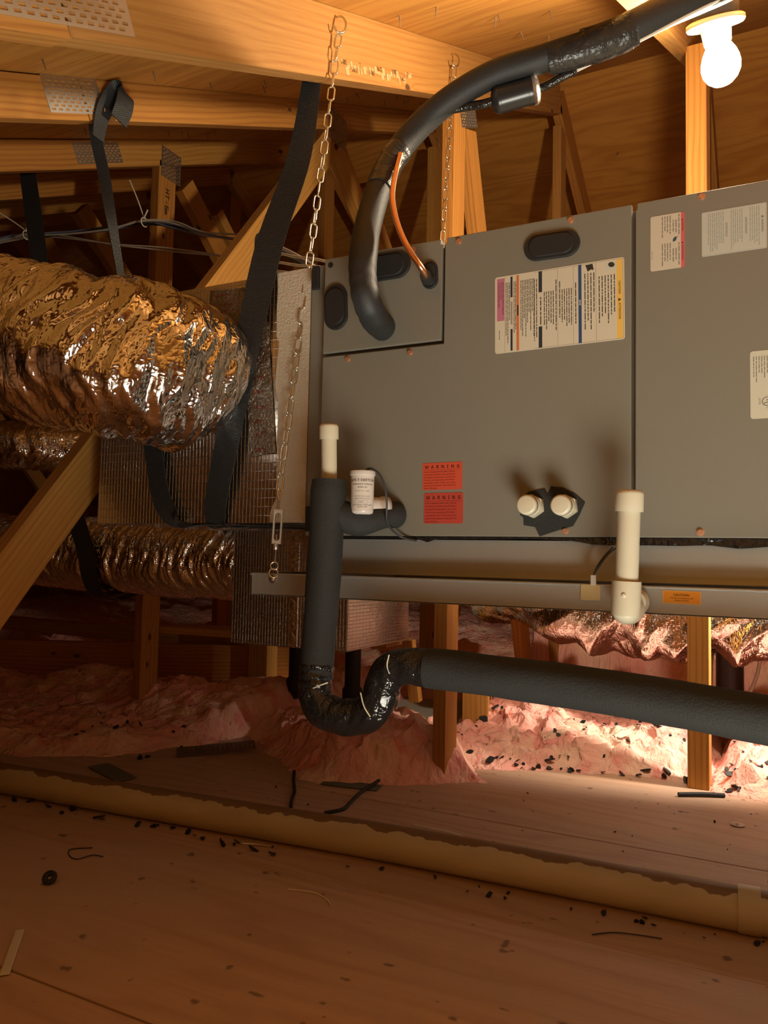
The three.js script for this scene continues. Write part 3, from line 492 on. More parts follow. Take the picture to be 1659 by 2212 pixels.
function foilDuct(parent, name, pts, R, nT, nA, seed, o = {}) {
  const c = curve(pts), L = c.getLength(), { pleat = 0.028, amp = 0.016, fine = 0.0048, squash = 0, long = 0.15 } = o;
  const g = sweep(c, (t, a, s) => {
    const w = a * R, wrap = Math.abs(((a / Math.PI + 1) % 2) - 1);  // keeps the seam continuous
    const sx = s + 0.02 * Math.sin(a * 2 + seed) + 0.014 * noise3(s * 8, Math.cos(a) * 2, Math.sin(a) * 2 + seed);
    const f1 = facet(sx / pleat + wrap * 1.5, wrap * Math.PI * R / long, seed), f2 = facet(sx / (pleat * 0.42) - wrap * 2, wrap * Math.PI * R / (long * 0.36), seed + 9), f3 = facet(sx / 0.07 - wrap * 3, wrap * Math.PI * R / 0.14, seed + 17);
    const big = noise3(s * 3.2, Math.cos(a) * 1.3, Math.sin(a) * 1.3 + seed);
    let e = 1; if (o.neck) e = 1 - o.neck * smooth(0.10, 0.0, s) ; if (o.neckEnd) e *= 1 - o.neckEnd * smooth(L - 0.1, L, s);
    return R * e * (1 + 0.05 * big + squash * Math.cos(2 * a)) + amp * (f1 - 0.5) + fine * 2 * (f2 - 0.5) + amp * 1.1 * (f3 - 0.5);
  }, nT, nA);
  return mesh(name, g, M.foil, parent);
}
{
  const d = thing('flex_duct', 'large crumpled silver flexible duct bulging out of the supply box', 'duct');
  foilDuct(d, 'foil_jacket', [[-1.07, 0.985, -1.268], [-1.065, 0.985, -1.19], [-1.085, 0.985, -1.10], [-1.15, 0.992, -1.035], [-1.25, 1.012, -1.005], [-1.38, 1.045, -1.0], [-1.56, 1.085, -1.02], [-1.9, 1.13, -1.06], [-2.5, 1.16, -1.1]], 0.148, 760, 300, 3, { neck: 0.18 });
  const d2 = thing('flex_duct', 'silver flexible duct running low beneath the supply box', 'duct');
  foilDuct(d2, 'foil_jacket', [[-1.27, 0.60, -1.78], [-1.45, 0.605, -1.77], [-1.8, 0.61, -1.75], [-2.2, 0.62, -1.75], [-2.8, 0.64, -1.78], [-3.4, 0.62, -1.85]], 0.112, 560, 180, 21, { pleat: 0.022, amp: 0.009 });
  const d3 = thing('flex_duct', 'silver flexible duct glowing pink under the drain pan', 'duct');
  foilDuct(d3, 'foil_jacket', [[-1.15, 0.62, -3.1], [-1.0, 0.58, -2.88], [-0.82, 0.55, -2.74], [-0.6, 0.50, -2.68], [-0.3, 0.48, -2.66], [0.05, 0.485, -2.66], [0.6, 0.50, -2.7]], 0.172, 420, 200, 41, { pleat: 0.085, amp: 0.05, fine: 0.004, long: 0.5 });
  const d4 = thing('flex_duct', 'thin dark silver duct in the gloom behind the diagonal web', 'duct');
  foilDuct(d4, 'foil_jacket', [[-1.95, 0.93, -2.1], [-1.97, 0.94, -1.9], [-2.06, 0.95, -1.72], [-2.25, 0.96, -1.64], [-2.8, 0.98, -1.66]], 0.075, 220, 90, 55, { pleat: 0.02, amp: 0.006 });
  // junction box at the end of the low duct
  const j = thing('duct_junction_box', 'foil faced junction box under the drain pan corner', 'duct box');
  mesh('duct_board', metreUV(boxAt(-1.285, -0.93, 0.385, 0.715, -2.02, -1.66, 0.004), 0), M.board, j);
  mesh('foil_tape', metreUV(boxAt(-1.10, -1.075, 0.386, 0.714, -1.6605, -1.657, 0.001), 1), M.foilTape, j);
}

// ───────────────────────── straps ─────────────────────────
// ribbon through points; each point [x,y,z, ux,uy,uz, halfwidth]
function ribbon(pts, thick = 0.0022, n = 90) {
  const c = curve(pts.map((p) => p.slice(0, 3))), at = (t) => { const k = t * (pts.length - 1), i = Math.min(Math.floor(k), pts.length - 2), f = k - i, a = pts[i], b = pts[i + 1]; return [V(a[3] + (b[3] - a[3]) * f, a[4] + (b[4] - a[4]) * f, a[5] + (b[5] - a[5]) * f).normalize(), a[6] + (b[6] - a[6]) * f]; };
  const pos = [], uv = [], idx = []; let s = 0, prev = null;
  for (let i = 0; i <= n; i++) {
    const t = i / n, P = c.getPoint(t), Tn = c.getTangent(t), [u, h] = at(t); u.addScaledVector(Tn, -u.dot(Tn)).normalize(); const nn = Tn.clone().cross(u).normalize();
    if (prev) s += P.distanceTo(prev); prev = P;
    [[-1, 1], [1, 1], [1, -1], [-1, -1]].forEach(([e, f], k) => { const q = P.clone().addScaledVector(u, e * h).addScaledVector(nn, f * thick / 2); pos.push(q.x, q.y, q.z); uv.push(k % 3 ? h * 2 : 0, s); });
  }
  for (let i = 0; i < n; i++) for (let k = 0; k < 4; k++) { const a = i * 4 + k, b = i * 4 + (k + 1) % 4, c2 = a + 4, d = b + 4; idx.push(a, c2, b, b, c2, d); }
  idx.push(0, 1, 2, 0, 2, 3); const e = n * 4; idx.push(e, e + 2, e + 1, e, e + 3, e + 2);
  const g = new THREE.BufferGeometry(); g.setAttribute('position', new THREE.Float32BufferAttribute(pos, 3)); g.setAttribute('uv', new THREE.Float32BufferAttribute(uv, 2)); g.setIndex(idx);
  const f = g.toNonIndexed(); f.computeVertexNormals(); return f;
}
const strapThing = (label, pts) => tag(mesh('hanger_strap', ribbon(pts), M.strap), label, 'strap', 'black webbing straps');
strapThing('wide black webbing strap slung round the supply box nearest the chain', [[-0.868, 1.66, -1.345, 0.9, 0, -0.45, 0.0195], [-0.872, 1.45, -1.305, 0.9, 0, -0.4, 0.025], [-0.905, 1.25, -1.256, 0.95, 0, -0.25, 0.030], [-0.945, 1.05, -1.246, 1, 0, -0.1, 0.031], [-0.99, 0.85, -1.248, 1, 0, 0, 0.030], [-1.022, 0.705, -1.256, 1, 0, 0, 0.027], [-1.020, 0.680, -1.264, 1, 0, 0, 0.025], [-0.98, 0.678, -1.32, 1, 0, -0.4, 0.024], [-0.86, 0.677, -1.45, 1, 0, -0.6, 0.024], [-0.82, 0.677, -1.78, 1, 0, 0, 0.024]]);
strapThing('black webbing strap emerging below the large silver duct', [[-1.235, 1.16, -1.25, 1, 0, 0, 0.024], [-1.215, 0.95, -1.252, 1, 0, 0, 0.024], [-1.188, 0.82, -1.252, 1, 0, 0, 0.024], [-1.155, 0.72, -1.252, 1, 0, 0, 0.024], [-1.115, 0.685, -1.258, 0.9, -0.4, 0, 0.022], [-1.05, 0.6795, -1.275, 0.5, 0, 0.8, 0.022], [-0.95, 0.679, -1.30, 0.3, 0, 1, 0.02], [-0.83, 0.678, -1.31, 0.1, 0, 1, 0.016]]);
{
  const s = thing('hanger_strap', 'black webbing strap screwed to the truss chord and twisting edge on', 'strap', [0, 0, 0], 'black webbing straps');
  mesh('webbing', ribbon([[-1.478, 1.69, -1.305, 0.7, 0, -0.5, 0.014], [-1.476, 1.64, -1.312, 0.8, 0, -0.45, 0.014], [-1.464, 1.546, -1.333, 0.8, 0, -0.5, 0.014], [-1.452, 1.46, -1.345, 0.6, 0, -0.8, 0.013], [-1.445, 1.41, -1.352, 0.4, 0, -1, 0.012], [-1.428, 1.284, -1.368, 0.1, 0, -1, 0.011], [-1.42, 1.14, -1.38, 0, 0, 1, 0.011]]), M.strap, s);
  mesh('knotted_end', ribbon([[-1.423, 1.60, -1.272, 0, 0.1, 1, 0.017], [-1.421, 1.655, -1.278, 0, 0.2, 1, 0.02], [-1.415, 1.70, -1.292, 0, 0.35, 1, 0.023], [-1.403, 1.735, -1.310, 0, 0.45, 1, 0.025], [-1.390, 1.732, -1.318, 0, 0.45, 1, 0.026], [-1.387, 1.70, -1.316, 0, 0.45, 1, 0.026], [-1.394, 1.655, -1.306, 0, 0.4, 1, 0.024]], 0.003, 60), M.strap, s);
  mesh('screw', turned([[0, 0], [0.006, 0], [0.005, 0.002], [0, 0.003]], [-1.4145, 1.675, -1.283], [1, 0, 0]), M.zinc, s);
}
strapThing('black webbing strap hanging at the far end of the large silver duct', [[-2.155, 1.955, -1.63, 0.9, 0, -0.4, 0.024], [-2.148, 1.841, -1.642, 0.9, 0, -0.4, 0.026], [-2.136, 1.729, -1.656, 0.9, 0, -0.4, 0.028], [-2.117, 1.549, -1.677, 0.9, 0, -0.4, 0.028], [-2.10, 1.3, -1.69, 0.9, 0, -0.4, 0.028]]);
strapThing('short black webbing strap looped over the lit diagonal web', [[-1.500, 1.612, -1.955, 0.8, 0.3, -0.5, 0.018], [-1.470, 1.630, -1.935, 0.8, 0.3, -0.5, 0.026], [-1.420, 1.62, -1.915, 0.8, 0.2, -0.5, 0.026], [-1.405, 1.575, -1.91, 0.9, 0, -0.4, 0.021], [-1.404, 1.50, -1.905, 0.9, 0, -0.4, 0.019], [-1.402, 1.30, -1.90, 0.9, 0, -0.4, 0.019]]);
strapThing('black webbing strap wrapped around the low silver duct', [[-1.80, 0.80, -1.55, 1, 0, -0.4, 0.027], [-1.79, 0.70, -1.585, 1, 0, -0.4, 0.027], [-1.785, 0.62, -1.615, 1, 0, -0.4, 0.026], [-1.787, 0.55, -1.635, 1, 0, -0.4, 0.025], [-1.79, 0.50, -1.665, 1, 0, -0.3, 0.024], [-1.79, 0.475, -1.74, 1, 0, 0, 0.024], [-1.79, 0.49, -1.83, 1, 0, 0, 0.024]]);

// ───────────────────────── hanger chains ─────────────────────────
const linkGeo = (() => {   // one oval link, 31 mm pitch, hanging along -Y
  const w = 0.0068, l = 0.0155, pts = []; for (let i = 0; i < 40; i++) { const a = i / 40 * Math.PI * 2; pts.push(V(w * Math.cos(a), Math.sin(a) * w + Math.sign(Math.sin(a)) * (l - w) * Math.min(1, Math.abs(Math.sin(a)) * 3), 0)); }
  return new THREE.TubeGeometry(new THREE.CatmullRomCurve3(pts, true), 48, 0.0019, 8, true);
})();
function chain(label, a, b, pitch = 0.0305) {
  const t = thing('hanger_chain', label, 'chain', [0, 0, 0], 'hanger chains'), A = vec(a), B = vec(b), d = B.clone().sub(A), n = Math.round(d.length() / pitch); d.normalize();
  for (let i = 0; i < n; i++) {
    const m = mesh('link', linkGeo, M.zinc, t), p = A.clone().lerp(B, (i + 0.5) / n);
    const q = new THREE.Quaternion().setFromUnitVectors(V(0, -1, 0), d).multiply(new THREE.Quaternion().setFromAxisAngle(V(0, 1, 0), (i % 2 ? Math.PI / 2 : 0) + 0.5 + rr(-0.35, 0.35) + i * 0.03));
    m.position.copy(p); m.quaternion.copy(q);
  }
  // open screw hook at the top
  const hk = curve([[a[0] - 0.012, a[1] + 0.05, a[2] - 0.012], [a[0] - 0.002, a[1] + 0.048, a[2] - 0.012], [a[0] + 0.010, a[1] + 0.03, a[2] - 0.011], [a[0] + 0.009, a[1] + 0.006, a[2] - 0.004], [a[0] + 0.001, a[1] + 0.001, a[2] + 0.008], [a[0] - 0.004, a[1] + 0.012, a[2] + 0.016]]);
  mesh('screw_hook', tube(hk, 0.0024, 40, 8), M.zinc, t);
  return t;
}
chain('zinc hanger chain running down past the supply box to the turnbuckle', [-0.803, 1.715, -1.338], [-0.8405, 0.742, -1.2205]);
chain('zinc hanger chain dropping behind the air handler', [-0.803, 2.03, -1.985], [-0.842, 0.62, -1.90]);
{
  const t = thing('turnbuckle', 'small turnbuckle at the bottom of the chain over the pan corner', 'turnbuckle');
  const yB = 0.641, yT = 0.706, X = -0.8445, Z = -1.2205, k = 0.05;
  const sh = new THREE.Shape(); sh.moveTo(-0.009, 0); sh.lineTo(0.009, 0); sh.lineTo(0.009, 0.066); sh.lineTo(-0.009, 0.066); const h = new THREE.Path(); h.moveTo(-0.0055, 0.012); h.absarc(0, 0.012, 0.0055, Math.PI, 2 * Math.PI); h.lineTo(0.0055, 0.054); h.absarc(0, 0.054, 0.0055, 0, Math.PI); sh.holes.push(h);
  mesh('body', slab(sh, 0.006, 0.001, 8).rotateY(0.4).rotateZ(-k).translate(X, yB, Z - 0.003), std({ color: lin(0.62, 0.61, 0.56), metalness: 0.7, roughness: 0.45 }), t);
  mesh('neck', turned([[0, 0], [0.0052, 0], [0.0052, 0.012], [0, 0.012]], [X, yB - 0.011, Z], [0, 1, 0]), M.plate, t);
  mesh('eye_rod', merged([tube([[X + 0.0015, yB + 0.018, Z], [X, yB - 0.02, Z], [X - 0.0015, yB - 0.035, Z]], 0.0018, 20, 8), new THREE.TorusGeometry(0.0072, 0.0018, 8, 28).rotateY(0.5).translate(X - 0.002, yB - 0.042, Z)]), M.zinc, t);
  mesh('hook_rod', tube([[X + 0.002, yT - 0.016, Z], [X + 0.0035, yT + 0.004, Z], [X + 0.0045, yT + 0.02, Z], [X + 0.0005, yT + 0.032, Z + 0.001], [X + 0.004, yT + 0.042, Z], [X + 0.0105, yT + 0.036, Z], [X + 0.012, yT + 0.028, Z]], 0.002, 40, 8), M.zinc, t);
  mesh('ring', new THREE.TorusGeometry(0.0085, 0.0018, 8, 32).rotateY(0.7).rotateZ(0.3).translate(X - 0.004, yB - 0.056, Z - 0.001), M.zinc, t);
}

// ───────────────────────── refrigerant lines ─────────────────────────
{
  const h = thing('insulated_refrigerant_hose', 'thick black foam covered line arching up from the access panel', 'hose');
  const hose = [[-0.636, 1.043, -1.243], [-0.628, 1.042, -1.20], [-0.615, 1.043, -1.16], [-0.614, 1.059, -1.135], [-0.622, 1.098, -1.136], [-0.63, 1.145, -1.151], [-0.646, 1.215, -1.195], [-0.655, 1.293, -1.241], [-0.654, 1.366, -1.282], [-0.635, 1.424, -1.31], [-0.594, 1.474, -1.327], [-0.534, 1.51, -1.333], [-0.453, 1.536, -1.338], [-0.381, 1.547, -1.351], [-0.307, 1.56, -1.365], [-0.277, 1.571, -1.38]];
  mesh('foam_sleeve', sweep(curve(hose), (t, a, s) => 0.0245 + 0.0012 * noise3(s * 14, Math.cos(a), Math.sin(a)) + 0.0007 * Math.sin(s * 260) * smooth(0.12, 0.02, Math.abs(s - 0.1)), 220, 36), M.hose, h);
  const hose2 = [[-0.300, 1.563, -1.369], [-0.281, 1.569, -1.378], [-0.229, 1.584, -1.391], [-0.164, 1.614, -1.411], [-0.078, 1.658, -1.452], [0.035, 1.727, -1.515], [0.3, 1.70, -1.55], [0.8, 1.3, -1.5]];
  mesh('foam_sleeve', sweep(curve(hose2), (t, a, s) => 0.0285 + 0.001 * noise3(s * 14, Math.cos(a), Math.sin(a)), 120, 32), M.hose, h);
  // wrinkled silver-black tape round the joints
  mesh('tape_wrap', sweep(curve([[-0.36, 1.545, -1.354], [-0.307, 1.552, -1.364], [-0.25, 1.572, -1.384], [-0.215, 1.586, -1.392]]), (t, a, s) => 0.0266 + 0.0042 * smooth(0.3, 0.7, t) + 0.0025 * (facet(s / 0.02, (Math.abs(((a / Math.PI + 1) % 2) - 1)) * 5, 5) - 0.5), 90, 60), M.wrap, h);
  mesh('tape_wrap', sweep(curve([[-0.6545, 1.31, -1.25], [-0.655, 1.345, -1.27], [-0.648, 1.385, -1.29], [-0.637, 1.41, -1.302]]), (t, a, s) => 0.0256 + 0.002 * (facet(s / 0.02, (Math.abs(((a / Math.PI + 1) % 2) - 1)) * 5, 8) - 0.5), 70, 50), M.wrap, h);
  const c = thing('copper_line', 'bare copper tube curving into the small oval port', 'copper tube');
  mesh('tube', tube([[-0.541, 1.119, -1.243], [-0.535, 1.108, -1.21], [-0.525, 1.104, -1.182], [-0.525, 1.111, -1.161], [-0.541, 1.135, -1.157], [-0.566, 1.176, -1.17], [-0.589, 1.224, -1.189], [-0.606, 1.27, -1.211], [-0.616, 1.314, -1.237], [-0.622, 1.345, -1.258], [-0.622, 1.385, -1.275]], 0.0052, 100, 14), M.copper, c);
  mesh('rubber_sleeve', tube([[-0.543, 1.122, -1.243], [-0.535, 1.108, -1.21], [-0.526, 1.1045, -1.184]], 0.0098, 20, 18), M.rubber, c);
  const d = thing('filter_drier', 'black painted filter drier slung beneath the arching hose', 'filter drier');
  const A = V(-0.470, 1.4905, -1.352), B = V(-0.388, 1.5055, -1.371), dir = B.clone().sub(A), L = dir.length(); dir.normalize();
  mesh('shell', turned([[0, 0], [0.012, 0.001], [0.0205, 0.005], [0.0245, 0.011], [0.0255, 0.013], [0.0255, 0.018], [0.0245, 0.02], [0.0245, L - 0.016], [0.0255, L - 0.014], [0.0255, L - 0.003], [0.0215, L + 0.003], [0.010, L + 0.006], [0, L + 0.007]], A.toArray(), dir.toArray(), 40), std({ color: lin(0.02, 0.022, 0.024), roughness: 0.28 }), d);
  mesh('end_wrap', turned([[0.0262, L - 0.006], [0.0268, L - 0.001], [0.0225, L + 0.0045], [0.011, L + 0.0075]], A.toArray(), dir.toArray(), 30), M.foilTape, d);
  mesh('neck', tube([[-0.555, 1.487, -1.335], [-0.518, 1.490, -1.345], [-0.485, 1.489, -1.349], [-0.462, 1.4925, -1.3535]], 0.0085, 24, 14), M.tape, d);
  mesh('neck', tube([[-0.391, 1.505, -1.3705], [-0.370, 1.511, -1.377], [-0.345, 1.520, -1.379], [-0.315, 1.530, -1.383]], 0.0075, 24, 14), M.tape, d);
  const l = mesh('liquid_line', tube([[-0.35, 1.518, -1.379], [-0.31, 1.531, -1.384], [-0.27, 1.543, -1.388], [-0.2, 1.567, -1.40], [-0.1, 1.615, -1.43], [0.03, 1.69, -1.50], [0.3, 1.665, -1.55], [0.8, 1.28, -1.5]], 0.0032, 90, 12), M.cable);
  tag(l, 'pale bright edged line running along the underside of the hose', 'tube');
}

// ───────────────────────── condensate drain ─────────────────────────
{
  const d = thing('condensate_drain', 'black foam wrapped drain line with a taped trap', 'drain pipe');
  const up = (y) => [-0.6895 + (y - 0.5) * 0.01, y, -1.150 + (y - 0.75) * 0.08];
  mesh('riser', turned([[0.0112, 0], [0.0135, 0], [0.0135, 0.098], [0.0112, 0.098]], up(0.742), vec(up(0.84)).sub(vec(up(0.742))).toArray(), 36), M.pvc, d);
  mesh('cap', turned([[0.0137, 0], [0.0168, 0], [0.0168, 0.021], [0.016, 0.0245], [0.013, 0.0265], [0, 0.0275]], up(0.823), [0.01, 1, 0.08], 36), M.pvc, d);
  mesh('foam_sleeve', sweep(curve([[-0.688, 0.752, -1.150], [-0.6885, 0.66, -1.147], [-0.689, 0.541, -1.138], [-0.690, 0.412, -1.127]]), (t, a, s) => 0.0310 - 0.002 * smooth(0.02, 0, s) + 0.0008 * noise3(s * 20, Math.cos(a) * 2, Math.sin(a) * 2) - 0.002 * t, 90, 40), M.foam, d);
  const trap = [[-0.690, 0.435, -1.129], [-0.6895, 0.41, -1.126], [-0.686, 0.384, -1.121], [-0.671, 0.364, -1.119], [-0.645, 0.356, -1.122], [-0.615, 0.356, -1.127], [-0.586, 0.367, -1.129], [-0.570, 0.390, -1.130], [-0.562, 0.417, -1.128], [-0.549, 0.437, -1.126], [-0.527, 0.446, -1.126], [-0.480, 0.447, -1.129]];
  mesh('taped_trap', sweep(curve(trap), (t, a, s) => 0.0295 + 0.0035 * (facet(s / 0.014 + a, (Math.abs(((a / Math.PI + 1) % 2) - 1)) * 5, 31) - 0.5) + 0.001 * Math.sin(s * 420) * smooth(0.06, 0.02, s), 240, 80), M.tape, d);
  mesh('foam_sleeve', sweep(curve([[-0.485, 0.447, -1.128], [-0.427, 0.445, -1.131], [-0.282, 0.44, -1.126], [-0.152, 0.433, -1.119], [-0.005, 0.423, -1.104], [0.3, 0.40, -1.08], [0.7, 0.38, -1.06]]), (t, a, s) => 0.0315 + 0.0008 * noise3(s * 20, Math.cos(a) * 2, Math.sin(a) * 2), 120, 40), M.foam, d);
  mesh('foam_tee', sweep(curve([[-0.69, 0.697, -1.15], [-0.667, 0.690, -1.165], [-0.645, 0.683, -1.178], [-0.620, 0.688, -1.200], [-0.606, 0.695, -1.225], [-0.603, 0.697, -1.243]]), (t) => 0.0275 - 0.006 * smooth(0.4, 0.75, t) + 0.003 * smooth(0.75, 1, t), 50, 32), M.foam, d);
  // slivers of adhesive film
  for (const p of [[[-0.676, 0.402, -1.096], [-0.662, 0.408, -1.093], [-0.650, 0.413, -1.099]], [[-0.590, 0.402, -1.101], [-0.581, 0.382, -1.097], [-0.571, 0.366, -1.100]], [[-0.540, 0.466, -1.100], [-0.541, 0.450, -1.096], [-0.537, 0.437, -1.097]]]) mesh('adhesive_film', tube(p, 0.0012, 16, 6), M.tie, d);
  const f = thing('float_switch', 'white plastic float switch cup with black print', 'switch');
  const c0 = [-0.632, 0.700, -1.168], dd = [0.03, 1, 0.01];
  const body = new THREE.CylinderGeometry(0.0205, 0.0198, 0.066, 40, 1, false); body.rotateY(Math.PI * 1.16).translate(...[-0.631, 0.731, -1.168]);
  mesh('cup', body, std({ map: switchTex, roughness: 0.34 }), f);
  mesh('lid', turned([[0, 0.0045], [0.0205, 0.004], [0.0222, 0.003], [0.0222, -0.004], [0.0205, -0.005]], [-0.631, 0.764, -1.168], [0, 1, 0], 40), M.white, f);
  mesh('base', turned([[0, -0.001], [0.014, -0.001], [0.0188, 0.001], [0.0198, 0.005]], [-0.631, 0.6935, -1.168], [0, 1, 0], 40), M.white, f);
  mesh('side_outlet', turned([[0.017, 0], [0.017, 0.03], [0.0195, 0.031], [0.0195, 0.042], [0, 0.043]], [-0.632, 0.708, -1.184], [0.55, 0, -0.8], 32), M.white, f);
  mesh('lead', tube([[-0.627, 0.768, -1.168], [-0.615, 0.772, -1.165], [-0.598, 0.762, -1.165], [-0.588, 0.737, -1.170], [-0.588, 0.71, -1.178], [-0.594, 0.685, -1.19], [-0.595, 0.668, -1.215], [-0.585, 0.656, -1.235], [-0.56, 0.650, -1.243]], 0.0019, 70, 10), M.cableDark, f);
}

// ───────────────────────── lamp ─────────────────────────
{
  const l = thing('bare_bulb_lamp', 'glowing bare bulb in a white lampholder under the roof', 'lamp');
  const ax = V(0, -cs, -sn), C = V(-0.0918, 1.715, -1.636);       // plate lies parallel to the roof
  const glow = std({ color: lin(0.9, 0.9, 0.88), emissive: lin(1, 0.93, 0.74), emissiveIntensity: 9, roughness: 0.3 });
  const b = V(...LAMP.at), dir = b.clone().sub(C).normalize();
  mesh('bulb', turned([[0, 0.042], [0.0105, 0.040], [0.021, 0.0355], [0.030, 0.027], [0.036, 0.0155], [0.038, 0.003], [0.0365, -0.009], [0.0325, -0.022], [0.0262, -0.0345], [0.020, -0.0445], [0.0162, -0.052], [0.0145, -0.058], [0, -0.058]], b.toArray(), dir.toArray(), 48), glow, l);
  const por = std({ color: lin(0.80, 0.77, 0.70), roughness: 0.35 });
  mesh('socket', turned([[0, 0], [0.030, 0], [0.028, 0.016], [0.026, 0.034], [0.0195, 0.039], [0, 0.039]], C.clone().addScaledVector(dir, 0.004).toArray(), dir.toArray(), 36), por, l);
  mesh('plate', turned([[0, -0.010], [0.051, -0.010], [0.0555, -0.007], [0.0565, 0], [0.053, 0.005], [0.027, 0.008], [0, 0.008]], C.toArray(), ax.toArray(), 48), por, l);
  mesh('junction_box', turned([[0, 0], [0.045, 0], [0.045, 0.04], [0, 0.04]], C.clone().addScaledVector(ax, -0.05).toArray(), ax.toArray(), 8), std({ color: lin(0.08, 0.085, 0.09), roughness: 0.6 }), l);
  mesh('mounting_block', boardGeo([-0.2065, 1.776, -1.606], [0.3645, 1.776, -1.606], 0.089, 0.038, [0, sn, -cs]), M.lumber[1], l);
}

{
  const l = thing('clamp_work_light', 'clamp work light with metal reflector on the truss post beyond the right edge', 'lamp');
  const d = vec(CLAMP.to).sub(vec(CLAMP.at)).normalize(), b = vec(CLAMP.at).addScaledVector(d, -0.06);
  mesh('reflector', turned([[0.022, -0.07], [0.04, -0.06], [0.075, 0.0], [0.085, 0.045], [0.087, 0.045], [0.077, -0.002], [0.042, -0.063], [0.022, -0.073]], b.toArray(), d.toArray(), 40), M.steel, l);
  mesh('bulb', turned([[0, 0.045], [0.02, 0.038], [0.03, 0.02], [0.028, 0], [0.015, -0.03], [0.013, -0.06], [0, -0.06]], b.toArray(), d.toArray(), 28), std({ color: lin(0.9, 0.9, 0.88), emissive: lin(1, 0.93, 0.78), emissiveIntensity: 6 }), l);
  mesh('handle', turned([[0, -0.16], [0.017, -0.16], [0.019, -0.07], [0, -0.07]], b.toArray(), d.toArray(), 20), M.rubber, l);
  mesh('clamp', tube([b.clone().addScaledVector(d, -0.1).toArray(), [0.35, 0.90, -2.33], [0.384, 0.90, -2.33]], 0.006, 20, 8), M.steel, l);
  const h = thing('hall_uplight', 'standing uplight in the hall below the hatch', 'lamp');
  const [hx, hy, hz] = HALL.at, r = HALL.size * 0.55;
  const hd = V(-0.15 - hx, 1.4 - hy, -1.1 - hz).normalize().toArray();
  mesh('bowl', turned([[0.02, -0.16], [r * 0.7, -0.11], [r, -0.03], [r + 0.004, -0.03], [r * 0.72, -0.118], [0.02, -0.17]], HALL.at, hd, 40), M.white, h);
  mesh('diffuser', turned([[0, -0.035], [r, -0.035]], HALL.at, hd, 40), std({ color: lin(0.8, 0.8, 0.8), emissive: lin(...HALL.color), emissiveIntensity: 2 }), h);
  mesh('pole', turned([[0, -2.0], [0.013, -2.0], [0.013, -0.16], [0, -0.16]], HALL.at, [0, 1, 0], 16), M.steel, h);
}

// ───────────────────────── cables ─────────────────────────
{
  const main = [[-3.2, 1.80, -1.90], [-2.677, 1.822, -1.938], [-2.553, 1.825, -1.944], [-2.431, 1.806, -1.95], [-2.152, 1.796, -1.98], [-1.992, 1.798, -2.004], [-1.871, 1.762, -2.011], [-1.704, 1.694, -1.987], [-1.50, 1.625, -1.965], [-1.2, 1.46, -1.85], [-1.0, 1.30, -1.82]], low = [[-3.2, 1.80, -1.90], [-2.6, 1.81, -1.94], [-2.432, 1.802, -1.951], [-2.084, 1.717, -1.963], [-1.837, 1.662, -1.979], [-1.50, 1.55, -1.94], [-1.2, 1.36, -1.84]];
  const looks = [[M.cableBlue, 'blue grey cable in the bundle strung between the trusses'], [M.cableDark, 'black cable in the bundle strung between the trusses'], [M.cable, 'pale thin cable in the bundle strung between the trusses']];
  for (let i = 0; i < 9; i++) {
    const lowOne = i > 6, [m, lb] = lowOne ? [M.cable, 'pale slack cable sagging below the strung bundle'] : looks[i % 3], o = () => rr(-0.008, 0.008), k = rr(-0.04, 0.04);
    tag(mesh('cable', tube((lowOne ? low : main).map(([x, y, z], q) => [x + o(), y + o() + (q > 5 ? k * 0.6 : 0), z + o()]), rr(0.0026, 0.0042), 110, 8), m), lb, 'cable', lowOne ? 'slack cables' : 'cable bundle');
  }
  [0, 1, 2].forEach((i) => tag(mesh('cable', tube([[-1.075, 1.35 - 0.022 * i, -1.51], [-1.054, 1.345 - 0.022 * i, -1.50], [-0.987, 1.318 - 0.02 * i, -1.478], [-0.912, 1.292 - 0.016 * i, -1.46], [-0.80, 1.245 - 0.012 * i, -1.45], [-0.74, 1.20, -1.46]], 0.003, 40, 8), M.cable), 'pale cable slipping behind the top corner of the air handler', 'cable', 'cables behind the air handler'));
  const tie = (label, a, tail, b) => { const t = thing('zip_tie', label, 'zip tie'); mesh('loop', new THREE.TorusGeometry(0.016, 0.0022, 8, 28).rotateY(Math.PI / 2).translate(...a), M.tie, t); mesh('tail', tube(tail, 0.0024, 24, 6), M.tie, t); if (b) mesh('head', tube(b, 0.0032, 12, 6), M.tie, t); };
  tie('cream zip tie with a long raised tail on the bundle before the stamped upright', [-1.992, 1.798, -2.004], [[-1.992, 1.815, -2.0], [-2.012, 1.88, -1.985], [-2.038, 1.946, -1.971]], [[-1.992, 1.81, -2.0], [-1.97, 1.835, -1.995]]);
  tie('cream zip tie on the bundle beside the far webbing strap', [-2.535, 1.822, -1.945], [[-2.535, 1.838, -1.94], [-2.56, 1.86, -1.92], [-2.62, 1.905, -1.87]], [[-2.535, 1.835, -1.94], [-2.515, 1.86, -1.935]]);
}

